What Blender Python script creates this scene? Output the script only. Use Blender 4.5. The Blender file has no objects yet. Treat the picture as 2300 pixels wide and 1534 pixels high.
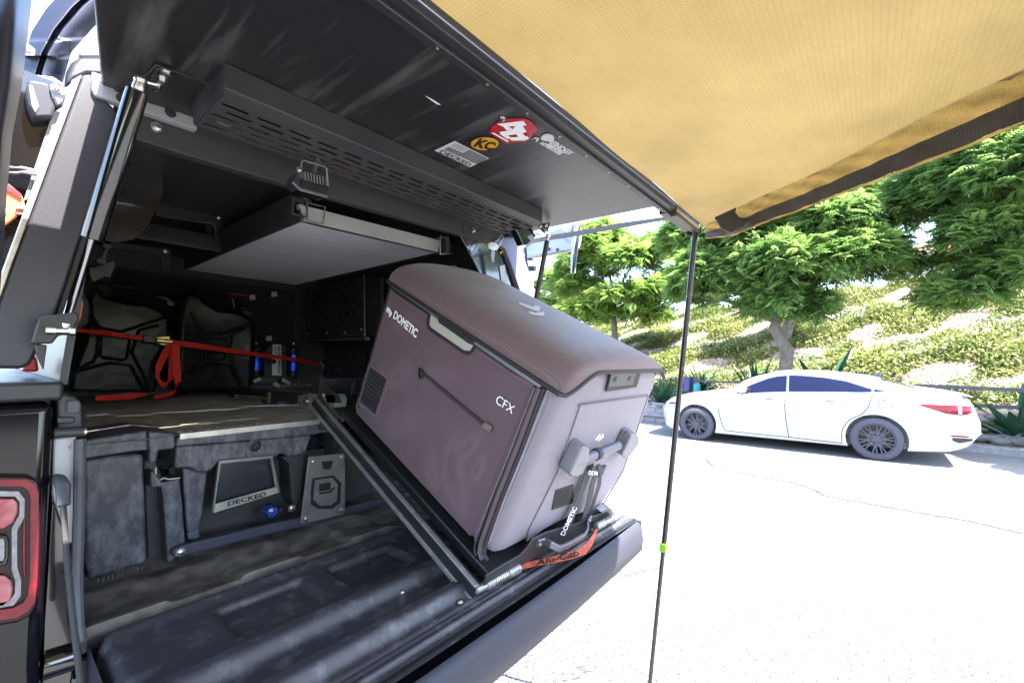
import bpy, bmesh, math, random
import numpy as np
from mathutils import Vector, Matrix
random.seed(4); RNG = np.random.default_rng(4)
S = bpy.context.scene; COL = S.collection
R_ = math.radians
# ------------------------------------------------------------------ camera, sky, sun, exposure
FOC, CX, CY, H = 985., 1150., 767., 1.55
YAW, PIT, ROL = R_(39.4), R_(2.5), R_(0.28)
F0 = Vector((math.cos(YAW), math.sin(YAW), 0)); R0 = Vector((math.sin(YAW), -math.cos(YAW), 0)); ZZ = Vector((0, 0, 1))
CF = F0*math.cos(PIT) + ZZ*math.sin(PIT); CU = ZZ*math.cos(PIT) - F0*math.sin(PIT)
CR = R0*math.cos(ROL) + CU*math.sin(ROL); CU = CR.cross(CF)
CAM = Vector((0, 0, H))
cd = bpy.data.cameras.new('camera'); cam = bpy.data.objects.new('camera', cd); COL.objects.link(cam)
cd.sensor_width = 36; cd.lens = 36*FOC/2300; cd.clip_start = .02; cd.clip_end = 2000
cam.matrix_world = Matrix.Translation(CAM) @ Matrix(((CR.x, CU.x, -CF.x), (CR.y, CU.y, -CF.y), (CR.z, CU.z, -CF.z))).to_4x4()
S.camera = cam
SUNV = Vector((.05, -.58, 1)).normalized()          # towards the sun
W = bpy.data.worlds.new('World'); S.world = W; W.use_nodes = True
nt = W.node_tree; bg = nt.nodes['Background']
sky = nt.nodes.new('ShaderNodeTexSky'); sky.sky_type = 'NISHITA'; sky.sun_disc = False
sky.sun_elevation = math.asin(SUNV.z); sky.sun_rotation = math.atan2(SUNV.x, SUNV.y)
sky.air_density = 1.0; sky.dust_density = 1.5; sky.ozone_density = 1.5
nt.links.new(sky.outputs[0], bg.inputs[0]); bg.inputs[1].default_value = .15
sl = bpy.data.lights.new('sun', 'SUN'); sl.energy = 4.6; sl.angle = R_(.5); sl.color = (1, .95, .87)
so = bpy.data.objects.new('sun', sl); COL.objects.link(so); so.rotation_euler = SUNV.to_track_quat('Z', 'Y').to_euler()
S.render.engine = 'CYCLES'
S.view_settings.view_transform = 'Standard'; S.view_settings.look = 'None'
S.view_settings.exposure = 3.25; S.view_settings.gamma = 1
S.cycles.max_bounces = 8; S.cycles.diffuse_bounces = 5; S.cycles.transparent_max_bounces = 12

# ------------------------------------------------------------------ measuring helpers
def ray(px, py): return CF + CR*((px-CX)/FOC) - CU*((py-CY)/FOC)
def PP(px, py, p0, n):
    d = ray(px, py); return CAM + d*((p0-CAM).dot(n)/d.dot(n))
def PX(px, py, x): return PP(px, py, Vector((x, 0, 0)), Vector((1, 0, 0)))
def PY(px, py, y): return PP(px, py, Vector((0, y, 0)), Vector((0, 1, 0)))
def PZ(px, py, z): return PP(px, py, Vector((0, 0, z)), Vector((0, 0, 1)))
def X_(x): return lambda a, b: PX(a, b, x)
def Y_(y): return lambda a, b: PY(a, b, y)
def Z_(z): return lambda a, b: PZ(a, b, z)

# ------------------------------------------------------------------ mesh helpers
class MB:
    def __init__(s): s.v = []; s.f = []; s.uv = None
    def add(s, vs, fs):
        o = len(s.v); s.v += [tuple(p) for p in vs]; s.f += [tuple(i+o for i in f) for f in fs]; return s
    def obox(s, c, ax, ay, az):
        c = Vector(c); ax, ay, az = Vector(ax), Vector(ay), Vector(az)
        vs = [c+ax*i+ay*j+az*k for k in (-1, 1) for j in (-1, 1) for i in (-1, 1)]
        return s.add(vs, [(0, 2, 3, 1), (4, 5, 7, 6), (0, 1, 5, 4), (2, 6, 7, 3), (0, 4, 6, 2), (1, 3, 7, 5)])
    def box(s, x0, x1, y0, y1, z0, z1):
        return s.obox(((x0+x1)/2, (y0+y1)/2, (z0+z1)/2), ((x1-x0)/2, 0, 0), (0, (y1-y0)/2, 0), (0, 0, (z1-z0)/2))
    def prism(s, pts, vec):
        n = len(pts); v = Vector(vec); pts = [Vector(p) for p in pts]
        return s.add(pts+[p+v for p in pts], [tuple(range(n))[::-1], tuple(range(n, 2*n))] + [(i, (i+1) % n, n+(i+1) % n, n+i) for i in range(n)])
    def hole_plate(s, outer, inner, vec):
        n = len(outer); v = Vector(vec); a = [Vector(p) for p in outer]; b = [Vector(p) for p in inner]
        fs = []
        for i in range(n):
            j = (i+1) % n
            fs += [(i, j, n+j, n+i), (2*n+i, 3*n+i, 3*n+j, 2*n+j), (i, 2*n+i, 2*n+j, j), (n+i, n+j, 3*n+j, 3*n+i)]
        return s.add(a+b+[p+v for p in a]+[p+v for p in b], fs)
    def tube(s, pts, r, n=8, closed=False):
        pts = [Vector(p) for p in pts]; m = len(pts); rr = r if hasattr(r, '__len__') else [r]*m
        vs = []; prev = None
        for i, p in enumerate(pts):
            if closed: t = pts[(i+1) % m]-pts[i-1]
            else: t = pts[min(i+1, m-1)]-pts[max(i-1, 0)]
            t.normalize()
            a = (Vector((0, 0, 1)) if abs(t.z) < .9 else Vector((1, 0, 0))) if prev is None else prev
            a = (a-t*a.dot(t)).normalized(); prev = a; b = t.cross(a)
            vs += [p+(a*math.cos(2*math.pi*k/n)+b*math.sin(2*math.pi*k/n))*rr[i] for k in range(n)]
        fs = []
        for i in range(m if closed else m-1):
            for k in range(n):
                a0 = i*n+k; a1 = i*n+(k+1) % n; b0 = ((i+1) % m)*n+k; b1 = ((i+1) % m)*n+(k+1) % n
                fs.append((a0, a1, b1, b0))
        if not closed: fs += [tuple(range(n))[::-1], tuple(range((m-1)*n, m*n))]
        return s.add(vs, fs)
    def lathe(s, o, axis, prof, n=20, caps=True):
        o = Vector(o); t = Vector(axis).normalized(); a = Vector((0, 0, 1)) if abs(t.z) < .9 else Vector((1, 0, 0))
        a = (a-t*a.dot(t)).normalized(); b = t.cross(a); vs = []
        for (h, r) in prof: vs += [o+t*h+(a*math.cos(2*math.pi*k/n)+b*math.sin(2*math.pi*k/n))*r for k in range(n)]
        fs = [(i*n+k, i*n+(k+1) % n, (i+1)*n+(k+1) % n, (i+1)*n+k) for i in range(len(prof)-1) for k in range(n)]
        if caps: fs += [tuple(range(n))[::-1], tuple(range((len(prof)-1)*n, len(prof)*n))]
        return s.add(vs, fs)
    def bolt(s, p, n, r=.006):
        p = Vector(p); s.lathe(p, n, [(0, r*1.5), (.0015, r*1.5), (.0016, r*.95), (r*.9, r*.95), (r*1.05, r*.7)], 6 if r < .01 else 12); return s
    def ribbon(s, pts, wv, th=.0015):
        """flat strap along pts; wv one half-width vector or a list of them"""
        pts = [Vector(p) for p in pts]; m = len(pts); wv = wv if isinstance(wv, list) else [wv]*m
        vs = []
        for i, p in enumerate(pts):
            t = (pts[min(i+1, m-1)]-pts[max(i-1, 0)]).normalized(); w = Vector(wv[i]); nn = t.cross(w).normalized()*th
            vs += [p-w-nn, p+w-nn, p+w+nn, p-w+nn]
        fs = [(i*4+k, i*4+(k+1) % 4, (i+1)*4+(k+1) % 4, (i+1)*4+k) for i in range(m-1) for k in range(4)]
        fs += [(3, 2, 1, 0), tuple(range((m-1)*4, m*4))]
        return s.add(vs, fs)
    def grid(s, fn, nu, nv, flip=False):
        vs = [fn(i/(nu-1), j/(nv-1)) for j in range(nv) for i in range(nu)]
        fs = [(j*nu+i, j*nu+i+1, (j+1)*nu+i+1, (j+1)*nu+i) for j in range(nv-1) for i in range(nu-1)]
        return s.add(vs, [f[::-1] for f in fs] if flip else fs)

def tag(o, label=None, cat=None, group=None, kind=None):
    if label: o['label'] = label
    if cat: o['category'] = cat
    if group: o['group'] = group
    if kind: o['kind'] = kind
    return o
def thing(name, loc, label, cat, group=None):
    o = bpy.data.objects.new(name, None); COL.objects.link(o); o.location = loc; o.empty_display_size = .05
    return tag(o, label, cat, group)
def root_loc(o):
    l = Vector((0, 0, 0))
    while o is not None: l += o.location; o = o.parent
    return l
def build(name, mb, mat, parent=None, bevel=0, seg=2, smooth=35, label=None, kind=None):
    me = bpy.data.meshes.new(name); me.from_pydata([tuple(p) for p in mb.v], [], mb.f)
    bm = bmesh.new(); bm.from_mesh(me); bmesh.ops.recalc_face_normals(bm, faces=bm.faces); bm.to_mesh(me); bm.free()
    me.materials.append(mat); o = bpy.data.objects.new(name, me); COL.objects.link(o)
    if parent:
        o.parent = parent; o.location = -root_loc(parent)
    if smooth:
        me.polygons.foreach_set('use_smooth', [True]*len(me.polygons))
        try: me.set_sharp_from_angle(angle=R_(smooth))
        except Exception: pass
    if bevel:
        m = o.modifiers.new('bevel', 'BEVEL'); m.width = bevel; m.segments = seg; m.limit_method = 'ANGLE'; m.angle_limit = R_(40); m.harden_normals = False
    if label: o['label'] = label
    if kind: o['kind'] = kind
    return o
def npobj(name, v, f, mat, parent=None, kind=None, smooth=False):
    me = bpy.data.meshes.new(name); v = np.asarray(v, dtype=np.float32); f = np.asarray(f, dtype=np.int32); k = f.shape[1]
    me.vertices.add(len(v)); me.vertices.foreach_set('co', v.ravel()); me.loops.add(f.size); me.loops.foreach_set('vertex_index', f.ravel())
    me.polygons.add(len(f)); me.polygons.foreach_set('loop_start', np.arange(0, f.size, k, dtype=np.int32)); me.polygons.foreach_set('loop_total', np.full(len(f), k, dtype=np.int32))
    me.update(calc_edges=True)
    if smooth: me.polygons.foreach_set('use_smooth', [True]*len(f))
    me.materials.append(mat); o = bpy.data.objects.new(name, me); COL.objects.link(o)
    if parent: o.parent = parent; o.location = -root_loc(parent)
    if kind: o['kind'] = kind
    return o
_txt = {}
def text_mb(s, bold=.0, shear=0, spacing=1.0):
    cu = bpy.data.curves.new('t', 'FONT'); cu.body = s; cu.offset = bold; cu.shear = shear; cu.space_character = spacing; cu.resolution_u = 3
    ob = bpy.data.objects.new('t', cu); COL.objects.link(ob)
    dg = bpy.context.evaluated_depsgraph_get(); me = bpy.data.meshes.new_from_object(ob.evaluated_get(dg))
    vs = [tuple(v.co) for v in me.vertices]; fs = [tuple(p.vertices) for p in me.polygons]
    bpy.data.objects.remove(ob); bpy.data.curves.remove(cu); bpy.data.meshes.remove(me)
    return vs, fs
def text_quad(s, q, name, mat, parent, **k):
    """q = bottom-left, bottom-right, top-right, top-left in 3D"""
    vs, fs = text_mb(s, **k); xs = [v[0] for v in vs]; ys = [v[1] for v in vs]
    x0, x1, y0, y1 = min(xs), max(xs), min(ys), max(ys); out = []
    for v in vs:
        a = (v[0]-x0)/(x1-x0); b = (v[1]-y0)/(y1-y0)
        out.append((q[0]*(1-a)+q[1]*a)*(1-b)+(q[3]*(1-a)+q[2]*a)*b)
    mb = MB().add(out, fs); return build(name, mb, mat, parent, smooth=0)
def smoothstep(a, b, x):
    t = min(1, max(0, (x-a)/(b-a))); return t*t*(3-2*t)

# ------------------------------------------------------------------ materials
def mat(name, col, rough=.5, metal=0, col2=None, nscale=20, bump=0, bscale=200, coat=0, spec=.5, detail=6, ramp=(.35, .65), stretch=None, trans=0, alpha=1, sheen=0, rough2=None):
    m = bpy.data.materials.new(name); m.use_nodes = True; n = m.node_tree.nodes; l = m.node_tree.links; b = n['Principled BSDF']
    b.inputs['Base Color'].default_value = (*col, 1); b.inputs['Roughness'].default_value = rough; b.inputs['Metallic'].default_value = metal
    b.inputs['Coat Weight'].default_value = coat; b.inputs['Coat Roughness'].default_value = .04; b.inputs['Specular IOR Level'].default_value = spec
    b.inputs['Transmission Weight'].default_value = trans; b.inputs['Alpha'].default_value = alpha
    if sheen: b.inputs['Sheen Weight'].default_value = sheen
    tc = n.new('ShaderNodeTexCoord'); src = tc.outputs['Object']
    if stretch:
        mp = n.new('ShaderNodeMapping'); mp.inputs['Scale'].default_value = stretch; l.new(src, mp.inputs[0]); src = mp.outputs[0]
    if col2:
        t = n.new('ShaderNodeTexNoise'); t.inputs['Scale'].default_value = nscale; t.inputs['Detail'].default_value = detail; t.inputs['Roughness'].default_value = .62
        l.new(src, t.inputs['Vector']); r = n.new('ShaderNodeValToRGB'); r.color_ramp.elements[0].position = ramp[0]; r.color_ramp.elements[1].position = ramp[1]
        r.color_ramp.elements[0].color = (*col, 1); r.color_ramp.elements[1].color = (*col2, 1); l.new(t.outputs['Fac'], r.inputs[0]); l.new(r.outputs[0], b.inputs['Base Color'])
        if rough2 is not None:
            mr = n.new('ShaderNodeMapRange'); mr.inputs[1].default_value = ramp[0]; mr.inputs[2].default_value = ramp[1]; mr.inputs[3].default_value = rough; mr.inputs[4].default_value = rough2
            l.new(t.outputs['Fac'], mr.inputs[0]); l.new(mr.outputs[0], b.inputs['Roughness'])
    if bump:
        t = n.new('ShaderNodeTexNoise'); t.inputs['Scale'].default_value = bscale; t.inputs['Detail'].default_value = 4; l.new(tc.outputs['Object'], t.inputs['Vector'])
        bp = n.new('ShaderNodeBump'); bp.inputs['Strength'].default_value = bump; bp.inputs['Distance'].default_value = .002; l.new(t.outputs['Fac'], bp.inputs['Height']); l.new(bp.outputs[0], b.inputs['Normal'])
    return m
M = {}
M['coat'] = mat('powder_coat', (.022, .022, .026), .42, col2=(.042, .042, .046), nscale=3, ramp=(.45, .75), bump=.15, bscale=900, stretch=(1, 4, 1), rough2=.5)
M['hatch'] = mat('scuffed_powder_coat', (.020, .020, .023), .36, col2=(.15, .15, .155), nscale=1.6, ramp=(.50, .85), bump=.08, bscale=900, stretch=(14, 1.3, 1), rough2=.5, detail=5)
M['black'] = mat('black_metal', (.012, .012, .013), .35, bump=.1, bscale=600)
M['interior'] = mat('black_interior', (.030, .030, .033), .5, col2=(.042, .042, .045), nscale=5, bump=.1, bscale=500)
M['body'] = mat('black_body_paint', (.004, .004, .006), .1, spec=.4, bump=.02, bscale=6)
M['gloss'] = mat('gloss_black_paint', (.004, .004, .006), .12, coat=1, bump=.02, bscale=6)
M['mould'] = mat('moulded_black', (.010, .011, .022), .33, bump=.1, bscale=30)
M['can'] = mat('gloss_can_paint', (.010, .010, .010), .2, coat=0, col2=(.02, .019, .017), nscale=9, ramp=(.5, .8), bump=.9, bscale=4, rough2=.4, spec=.16)
M['can'].node_tree.nodes['Bump'].inputs['Distance'].default_value = .006
M['liner'] = mat('bed_liner', (.036, .036, .043), .27, spec=.7, col2=(.13, .127, .135), nscale=26, ramp=(.52, .85), bump=.5, bscale=700, detail=8)
M['dusty'] = mat('dusty_liner', (.055, .054, .058), .5, col2=(.24, .215, .17), nscale=18, ramp=(.38, .72), bump=.4, bscale=500, detail=9)
M['deck'] = mat('dusty_deck', (.30, .265, .20), .55, col2=(.64, .57, .44), nscale=6, ramp=(.3, .7), bump=.5, bscale=260, detail=10)
M['plastic'] = mat('dusty_plastic', (.05, .052, .066), .42, col2=(.21, .21, .235), nscale=30, ramp=(.42, .80), stretch=(1.6, 1, .8), bump=.4, bscale=160, detail=10)
M['void'] = mat('unlit_black', (.004, .004, .005), .9)
M['rubber'] = mat('rubber', (.02, .02, .021), .7, bump=.4, bscale=300)
M['zinc'] = mat('zinc_hardware', (.55, .54, .5), .28, 1, bump=.2, bscale=80)
M['steel'] = mat('brushed_steel', (.20, .20, .20), .42, .6, col2=(.29, .29, .28), nscale=12, bump=.1, bscale=500, stretch=(1, 6, 1))
M['alu'] = mat('worn_aluminium', (.42, .41, .38), .4, .7, col2=(.62, .58, .5), nscale=30, bump=.1, bscale=300)
M['rod'] = mat('chrome_rod', (.25, .25, .27), .12, 1)
M['grey_panel'] = mat('grey_laminate', (.62, .62, .67), .45, col2=(.42, .42, .48), nscale=3.5, ramp=(.5, .8), bump=.05, bscale=300, detail=8)
M['white_panel'] = mat('offwhite_edge', (.42, .42, .40), .4, col2=(.34, .34, .33), nscale=6)
M['pillar'] = mat('grey_grain_coat', (.028, .028, .038), .42, col2=(.045, .045, .056), nscale=420, ramp=(.35, .65), bump=.2, bscale=700, detail=2)
M['flange'] = mat('sunlit_grain_coat', (.30, .30, .31), .5, col2=(.48, .48, .48), nscale=500, ramp=(.35, .65), bump=.5, bscale=700, detail=2)  # sunlit strip: its brightness is painted into the coat colour
M['jamb'] = mat('scuffed_white_jamb', (.42, .42, .44), .4, col2=(.05, .05, .05), nscale=22, ramp=(.66, .74), stretch=(3, 3, 1), detail=10)
M['red_strap'] = mat('red_webbing', (.68, .018, .006), .6, bump=.6, bscale=900)
M['orange_strap'] = mat('orange_webbing', (.70, .17, .08), .7, col2=(.45, .07, .035), nscale=40, bump=.6, bscale=900)
M['blue'] = mat('blue_anodised', (.02, .09, .75), .25, .8)
M['white'] = mat('white_print', (.75, .75, .76), .5)
M['offwhite'] = mat('pale_sticker', (.45, .45, .46), .45, col2=(.6, .6, .61), nscale=60)
M['black_print'] = mat('black_print', (.012, .012, .012), .5)
M['red'] = mat('red_sticker', (.42, .008, .02), .3, coat=.4)
M['yellow'] = mat('yellow_sticker', (.60, .30, .008), .35, coat=.3)
M['green_clip'] = mat('green_plastic', (.16, .45, .02), .4)
M['orange_case'] = mat('orange_case', (.75, .10, .02), .35, coat=.4, col2=(.85, .25, .1), nscale=8)
M['brass'] = mat('zinc_yellow', (.6, .42, .18), .3, 1)
M['wire_red'] = mat('red_wire', (.7, .02, .02), .4)
M['handle'] = mat('bead_blasted_alloy', (.21, .21, .235), .4, .4)
M['handle_dark'] = mat('grey_alloy', (.13, .13, .15), .35, .5)
M['cover_black'] = mat('black_binding', (.014, .013, .014), .6, bump=.4, bscale=900)
M['paint'] = mat('white_car_paint', (.50, .50, .51), .25, coat=.6, spec=.4)
M['glass'] = mat('tinted_glass', (.007, .009, .030), .12, spec=.25)
M['tyre'] = mat('tyre_rubber', (.065, .06, .08), .75, bump=.4, bscale=120)
M['rim'] = mat('gunmetal_rim', (.075, .07, .095), .4, .3)
M['chrome'] = mat('chrome', (.8, .8, .82), .1, 1)
M['lamp_red'] = mat('red_lamp_glass', (.22, .004, .010), .2, coat=.25, spec=.3, col2=(.13, .003, .012), nscale=60)
M['lamp_pink'] = mat('pink_lamp_core', (.30, .035, .045), .25, coat=.2, col2=(.42, .14, .15), nscale=25, ramp=(.4, .6))
M['lamp_clear'] = mat('clear_lamp', (.16, .14, .15), .3, coat=.2, col2=(.3, .3, .31), nscale=120)
M['lamp_dark'] = mat('smoked_lamp', (.015, .003, .005), .25, spec=.3)
M['road'] = mat('pale_asphalt', (.12, .118, .116), .9, col2=(.165, .163, .161), nscale=70, ramp=(.35, .6), bump=.8, bscale=120, detail=8)
_r = M['road'].node_tree; _n = _r.nodes; _b = _n['Principled BSDF']; _src = _b.inputs['Base Color'].links[0].from_socket
_t = _n.new('ShaderNodeTexCoord'); _v = _n.new('ShaderNodeTexNoise'); _v.inputs['Scale'].default_value = 62; _v.inputs['Detail'].default_value = 2; _r.links.new(_t.outputs['Object'], _v.inputs['Vector'])
_w = _n.new('ShaderNodeTexNoise'); _w.inputs['Scale'].default_value = .5; _w.inputs['Detail'].default_value = 3; _r.links.new(_t.outputs['Object'], _w.inputs['Vector'])
_a = _n.new('ShaderNodeMath'); _a.operation = 'MULTIPLY_ADD'; _a.inputs[1].default_value = .22; _r.links.new(_w.outputs['Fac'], _a.inputs[0]); _r.links.new(_v.outputs['Fac'], _a.inputs[2])
_m = _n.new('ShaderNodeMapRange'); _m.inputs[1].default_value = .655; _m.inputs[2].default_value = .71; _r.links.new(_a.outputs[0], _m.inputs[0])
_x = _n.new('ShaderNodeMix'); _x.data_type = 'RGBA'; _x.inputs['B'].default_value = (.025, .024, .023, 1); _r.links.new(_m.outputs[0], _x.inputs['Factor']); _r.links.new(_src, _x.inputs['A']); _r.links.new(_x.outputs['Result'], _b.inputs['Base Color'])
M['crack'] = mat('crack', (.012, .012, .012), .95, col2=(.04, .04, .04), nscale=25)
M['seam'] = mat('panel_gap', (.02, .02, .025), .7)
M['patch'] = mat('tar_patch', (.03, .028, .03), .9, col2=(.09, .085, .09), nscale=30, ramp=(.4, .7))
M['kerb'] = mat('concrete_kerb', (.22, .21, .21), .9, col2=(.32, .30, .28), nscale=10, bump=.6, bscale=60)
M['block'] = mat('concrete_block', (.27, .25, .25), .9, col2=(.36, .34, .33), nscale=14, bump=.7, bscale=60)
M['stone'] = mat('river_stone', (.15, .135, .13), .85, col2=(.25, .22, .20), nscale=5, bump=.6, bscale=30)
M['wood'] = mat('weathered_rail', (.06, .055, .06), .85, col2=(.12, .11, .11), nscale=8, bump=.6, bscale=50, stretch=(8, 1, 8))
M['log'] = mat('tan_timber', (.30, .2, .13), .85, col2=(.42, .32, .22), nscale=6, bump=.8, bscale=40, stretch=(8, 1, 8))
M['bark'] = mat('tree_bark', (.11, .085, .07), .9, col2=(.2, .165, .14), nscale=9, bump=1, bscale=35, detail=9)
M['soil'] = mat('slope_soil', (.24, .17, .125), .95, col2=(.38, .30, .245), nscale=2.5, bump=1, bscale=14, detail=10)
M['picket'] = mat('white_picket', (.78, .78, .78), .6)
M['mail_blue'] = mat('navy_box', (.03, .035, .12), .5)
M['teal'] = mat('teal_box', (.02, .22, .22), .4)
M['hose'] = mat('grey_seal', (.05, .055, .065), .6, bump=.5, bscale=260)
M['webbing'] = mat('charcoal_webbing', (.035, .033, .04), .7, bump=.6, bscale=900)
M['clear'] = mat('scratched_acrylic', (.05, .05, .052), .3, coat=.2, col2=(.16, .16, .16), nscale=30, ramp=(.55, .8), rough2=.4)

def leafmat(name, c1, c2, nscale, tl=.45):
    m = bpy.data.materials.new(name); m.use_nodes = True; n = m.node_tree.nodes; l = m.node_tree.links; b = n['Principled BSDF']
    tc = n.new('ShaderNodeTexCoord'); t = n.new('ShaderNodeTexNoise'); t.inputs['Scale'].default_value = nscale; t.inputs['Detail'].default_value = 3; l.new(tc.outputs['Object'], t.inputs['Vector'])
    r = n.new('ShaderNodeValToRGB'); r.color_ramp.elements[0].position = .35; r.color_ramp.elements[1].position = .65
    r.color_ramp.elements[0].color = (*c1, 1); r.color_ramp.elements[1].color = (*c2, 1); l.new(t.outputs['Fac'], r.inputs[0]); l.new(r.outputs[0], b.inputs['Base Color'])
    b.inputs['Roughness'].default_value = .5; b.inputs['Specular IOR Level'].default_value = .3
    tr = n.new('ShaderNodeBsdfTranslucent'); l.new(r.outputs[0], tr.inputs['Color']); mx = n.new('ShaderNodeMixShader'); mx.inputs[0].default_value = tl
    l.new(b.outputs[0], mx.inputs[1]); l.new(tr.outputs[0], mx.inputs[2]); l.new(mx.outputs[0], n['Material Output'].inputs[0]); return m
M['leaf'] = leafmat('frond_green', (.065, .14, .035), (.21, .33, .09), 1.6, .5)
M['leaf_light'] = leafmat('frond_lime', (.10, .20, .04), (.27, .37, .09), 1.2, .5)
M['leaf_strap'] = leafmat('strap_leaf', (.014, .05, .028), (.035, .10, .05), 3, .2)
M['cover_leaf'] = leafmat('ground_leaf', (.12, .17, .035), (.28, .30, .095), .9, .3)
M['cover_leaf2'] = leafmat('ground_leaf_grey', (.11, .16, .06), (.24, .28, .13), 1.2, .3)

def weave(name, c1, c2, scale, rough, stretchv=(1, 1, 1), bump=.3, tl=0, line=None):
    m = bpy.data.materials.new(name); m.use_nodes = True; n = m.node_tree.nodes; l = m.node_tree.links; b = n['Principled BSDF']
    tc = n.new('ShaderNodeTexCoord'); mp = n.new('ShaderNodeMapping'); mp.inputs['Scale'].default_value = stretchv; l.new(tc.outputs['Object'], mp.inputs[0])
    w = n.new('ShaderNodeTexWave'); w.inputs['Scale'].default_value = scale; w.inputs['Distortion'].default_value = .6; w.inputs['Detail'].default_value = 1; w.bands_direction = 'X'; l.new(mp.outputs[0], w.inputs[0])
    w2 = n.new('ShaderNodeTexWave'); w2.inputs['Scale'].default_value = scale; w2.inputs['Distortion'].default_value = .6; w2.bands_direction = 'Y' if line else 'Z'; l.new(mp.outputs[0], w2.inputs[0])
    mu = n.new('ShaderNodeMath'); mu.operation = 'MULTIPLY' if line is None else 'MAXIMUM'
    l.new(w.outputs['Fac'], mu.inputs[0]); l.new(w2.outputs['Fac'], mu.inputs[1])
    r = n.new('ShaderNodeValToRGB'); r.color_ramp.elements[0].color = (*c1, 1); r.color_ramp.elements[1].color = (*c2, 1)
    if line: r.color_ramp.elements[0].position = line; r.color_ramp.elements[1].position = 1
    l.new(mu.outputs[0], r.inputs[0]); l.new(r.outputs[0], b.inputs['Base Color']); b.inputs['Roughness'].default_value = rough; b.inputs['Specular IOR Level'].default_value = .25; b.inputs['Sheen Weight'].default_value = .25 if not tl else 0
    nz = n.new('ShaderNodeTexNoise'); nz.inputs['Scale'].default_value = 7; nz.inputs['Detail'].default_value = 5; l.new(tc.outputs['Object'], nz.inputs['Vector'])
    bp = n.new('ShaderNodeBump'); bp.inputs['Strength'].default_value = bump; bp.inputs['Distance'].default_value = .001; l.new(mu.outputs[0], bp.inputs['Height'])
    bp2 = n.new('ShaderNodeBump'); bp2.inputs['Strength'].default_value = .5; bp2.inputs['Distance'].default_value = .03 if tl else .012; l.new(nz.outputs['Fac'], bp2.inputs['Height']); l.new(bp.outputs[0], bp2.inputs['Normal']); l.new(bp2.outputs[0], b.inputs['Normal'])
    if tl:
        big = n.new('ShaderNodeTexNoise'); big.inputs['Scale'].default_value = 2.6; big.inputs['Detail'].default_value = 6; l.new(tc.outputs['Object'], big.inputs['Vector'])
        hs = n.new('ShaderNodeHueSaturation'); mr_ = n.new('ShaderNodeMapRange'); mr_.inputs[1].default_value = .3; mr_.inputs[2].default_value = .7; mr_.inputs[3].default_value = .78; mr_.inputs[4].default_value = 1.2; l.new(big.outputs['Fac'], mr_.inputs[0]); l.new(mr_.outputs[0], hs.inputs['Value']); l.new(r.outputs[0], hs.inputs['Color']); l.new(hs.outputs[0], b.inputs['Base Color']); r = hs
        tr = n.new('ShaderNodeBsdfTranslucent'); l.new(r.outputs[0], tr.inputs['Color']); l.new(bp2.outputs[0], tr.inputs['Normal']); mx = n.new('ShaderNodeMixShader'); mx.inputs[0].default_value = tl
        l.new(b.outputs[0], mx.inputs[1]); l.new(tr.outputs[0], mx.inputs[2]); l.new(mx.outputs[0], n['Material Output'].inputs[0])
    return m
M['cover'] = weave('plum_cover_cloth', (.110, .066, .082), (.165, .108, .130), 150, .55, bump=.25)
M['cover_end'] = weave('plum_padded_mesh', (.165, .138, .165), (.31, .27, .31), 110, .5, bump=.4)
M['cover_top'] = weave('brown_lid_cloth', (.125, .078, .082), (.205, .145, .158), 110, .5, bump=.4)
M['awning'] = weave('ripstop_canvas', (.106, .076, .031), (.086, .061, .024), 40, .6, bump=.1, tl=.5, line=.95)
M['valance'] = weave('ochre_valance', (.120, .080, .025), (.100, .066, .019), 60, .6, bump=.2, tl=.5)  # less backlight than the canvas, painted in as a richer ochre
M['awning_dark'] = weave('black_trim_cloth', (.022, .018, .016), (.04, .035, .03), 60, .6, bump=.3)

def scale_mat(k, f):
    nt_ = M[k].node_tree
    for n_ in nt_.nodes:
        if n_.type == 'VALTORGB':
            for e_ in n_.color_ramp.elements: e_.color = (e_.color[0]*f, e_.color[1]*f, e_.color[2]*f, 1)
        if n_.type == 'BSDF_PRINCIPLED':
            c_ = n_.inputs['Base Color'].default_value; n_.inputs['Base Color'].default_value = (c_[0]*f, c_[1]*f, c_[2]*f, 1)
for k_ in ('awning', 'valance', 'leaf', 'leaf_light', 'leaf_strap', 'cover_leaf', 'cover_leaf2', 'cover', 'cover_end', 'cover_top', 'hatch', 'pillar', 'coat', 'handle', 'tyre', 'rim', 'stone', 'block', 'kerb', 'soil', 'flange', 'tg_skin', 'lamp_clear', 'lamp_pink', 'lamp_red', 'white_panel', 'wood', 'bark', 'orange_strap'):
    if k_ in M: scale_mat(k_, .80)
for k_ in ('paint',): scale_mat(k_, .85)
for k_ in ('leaf', 'leaf_light'): scale_mat(k_, 1.4)
for k_ in ('leaf_strap',): scale_mat(k_, 1.2)
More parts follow.
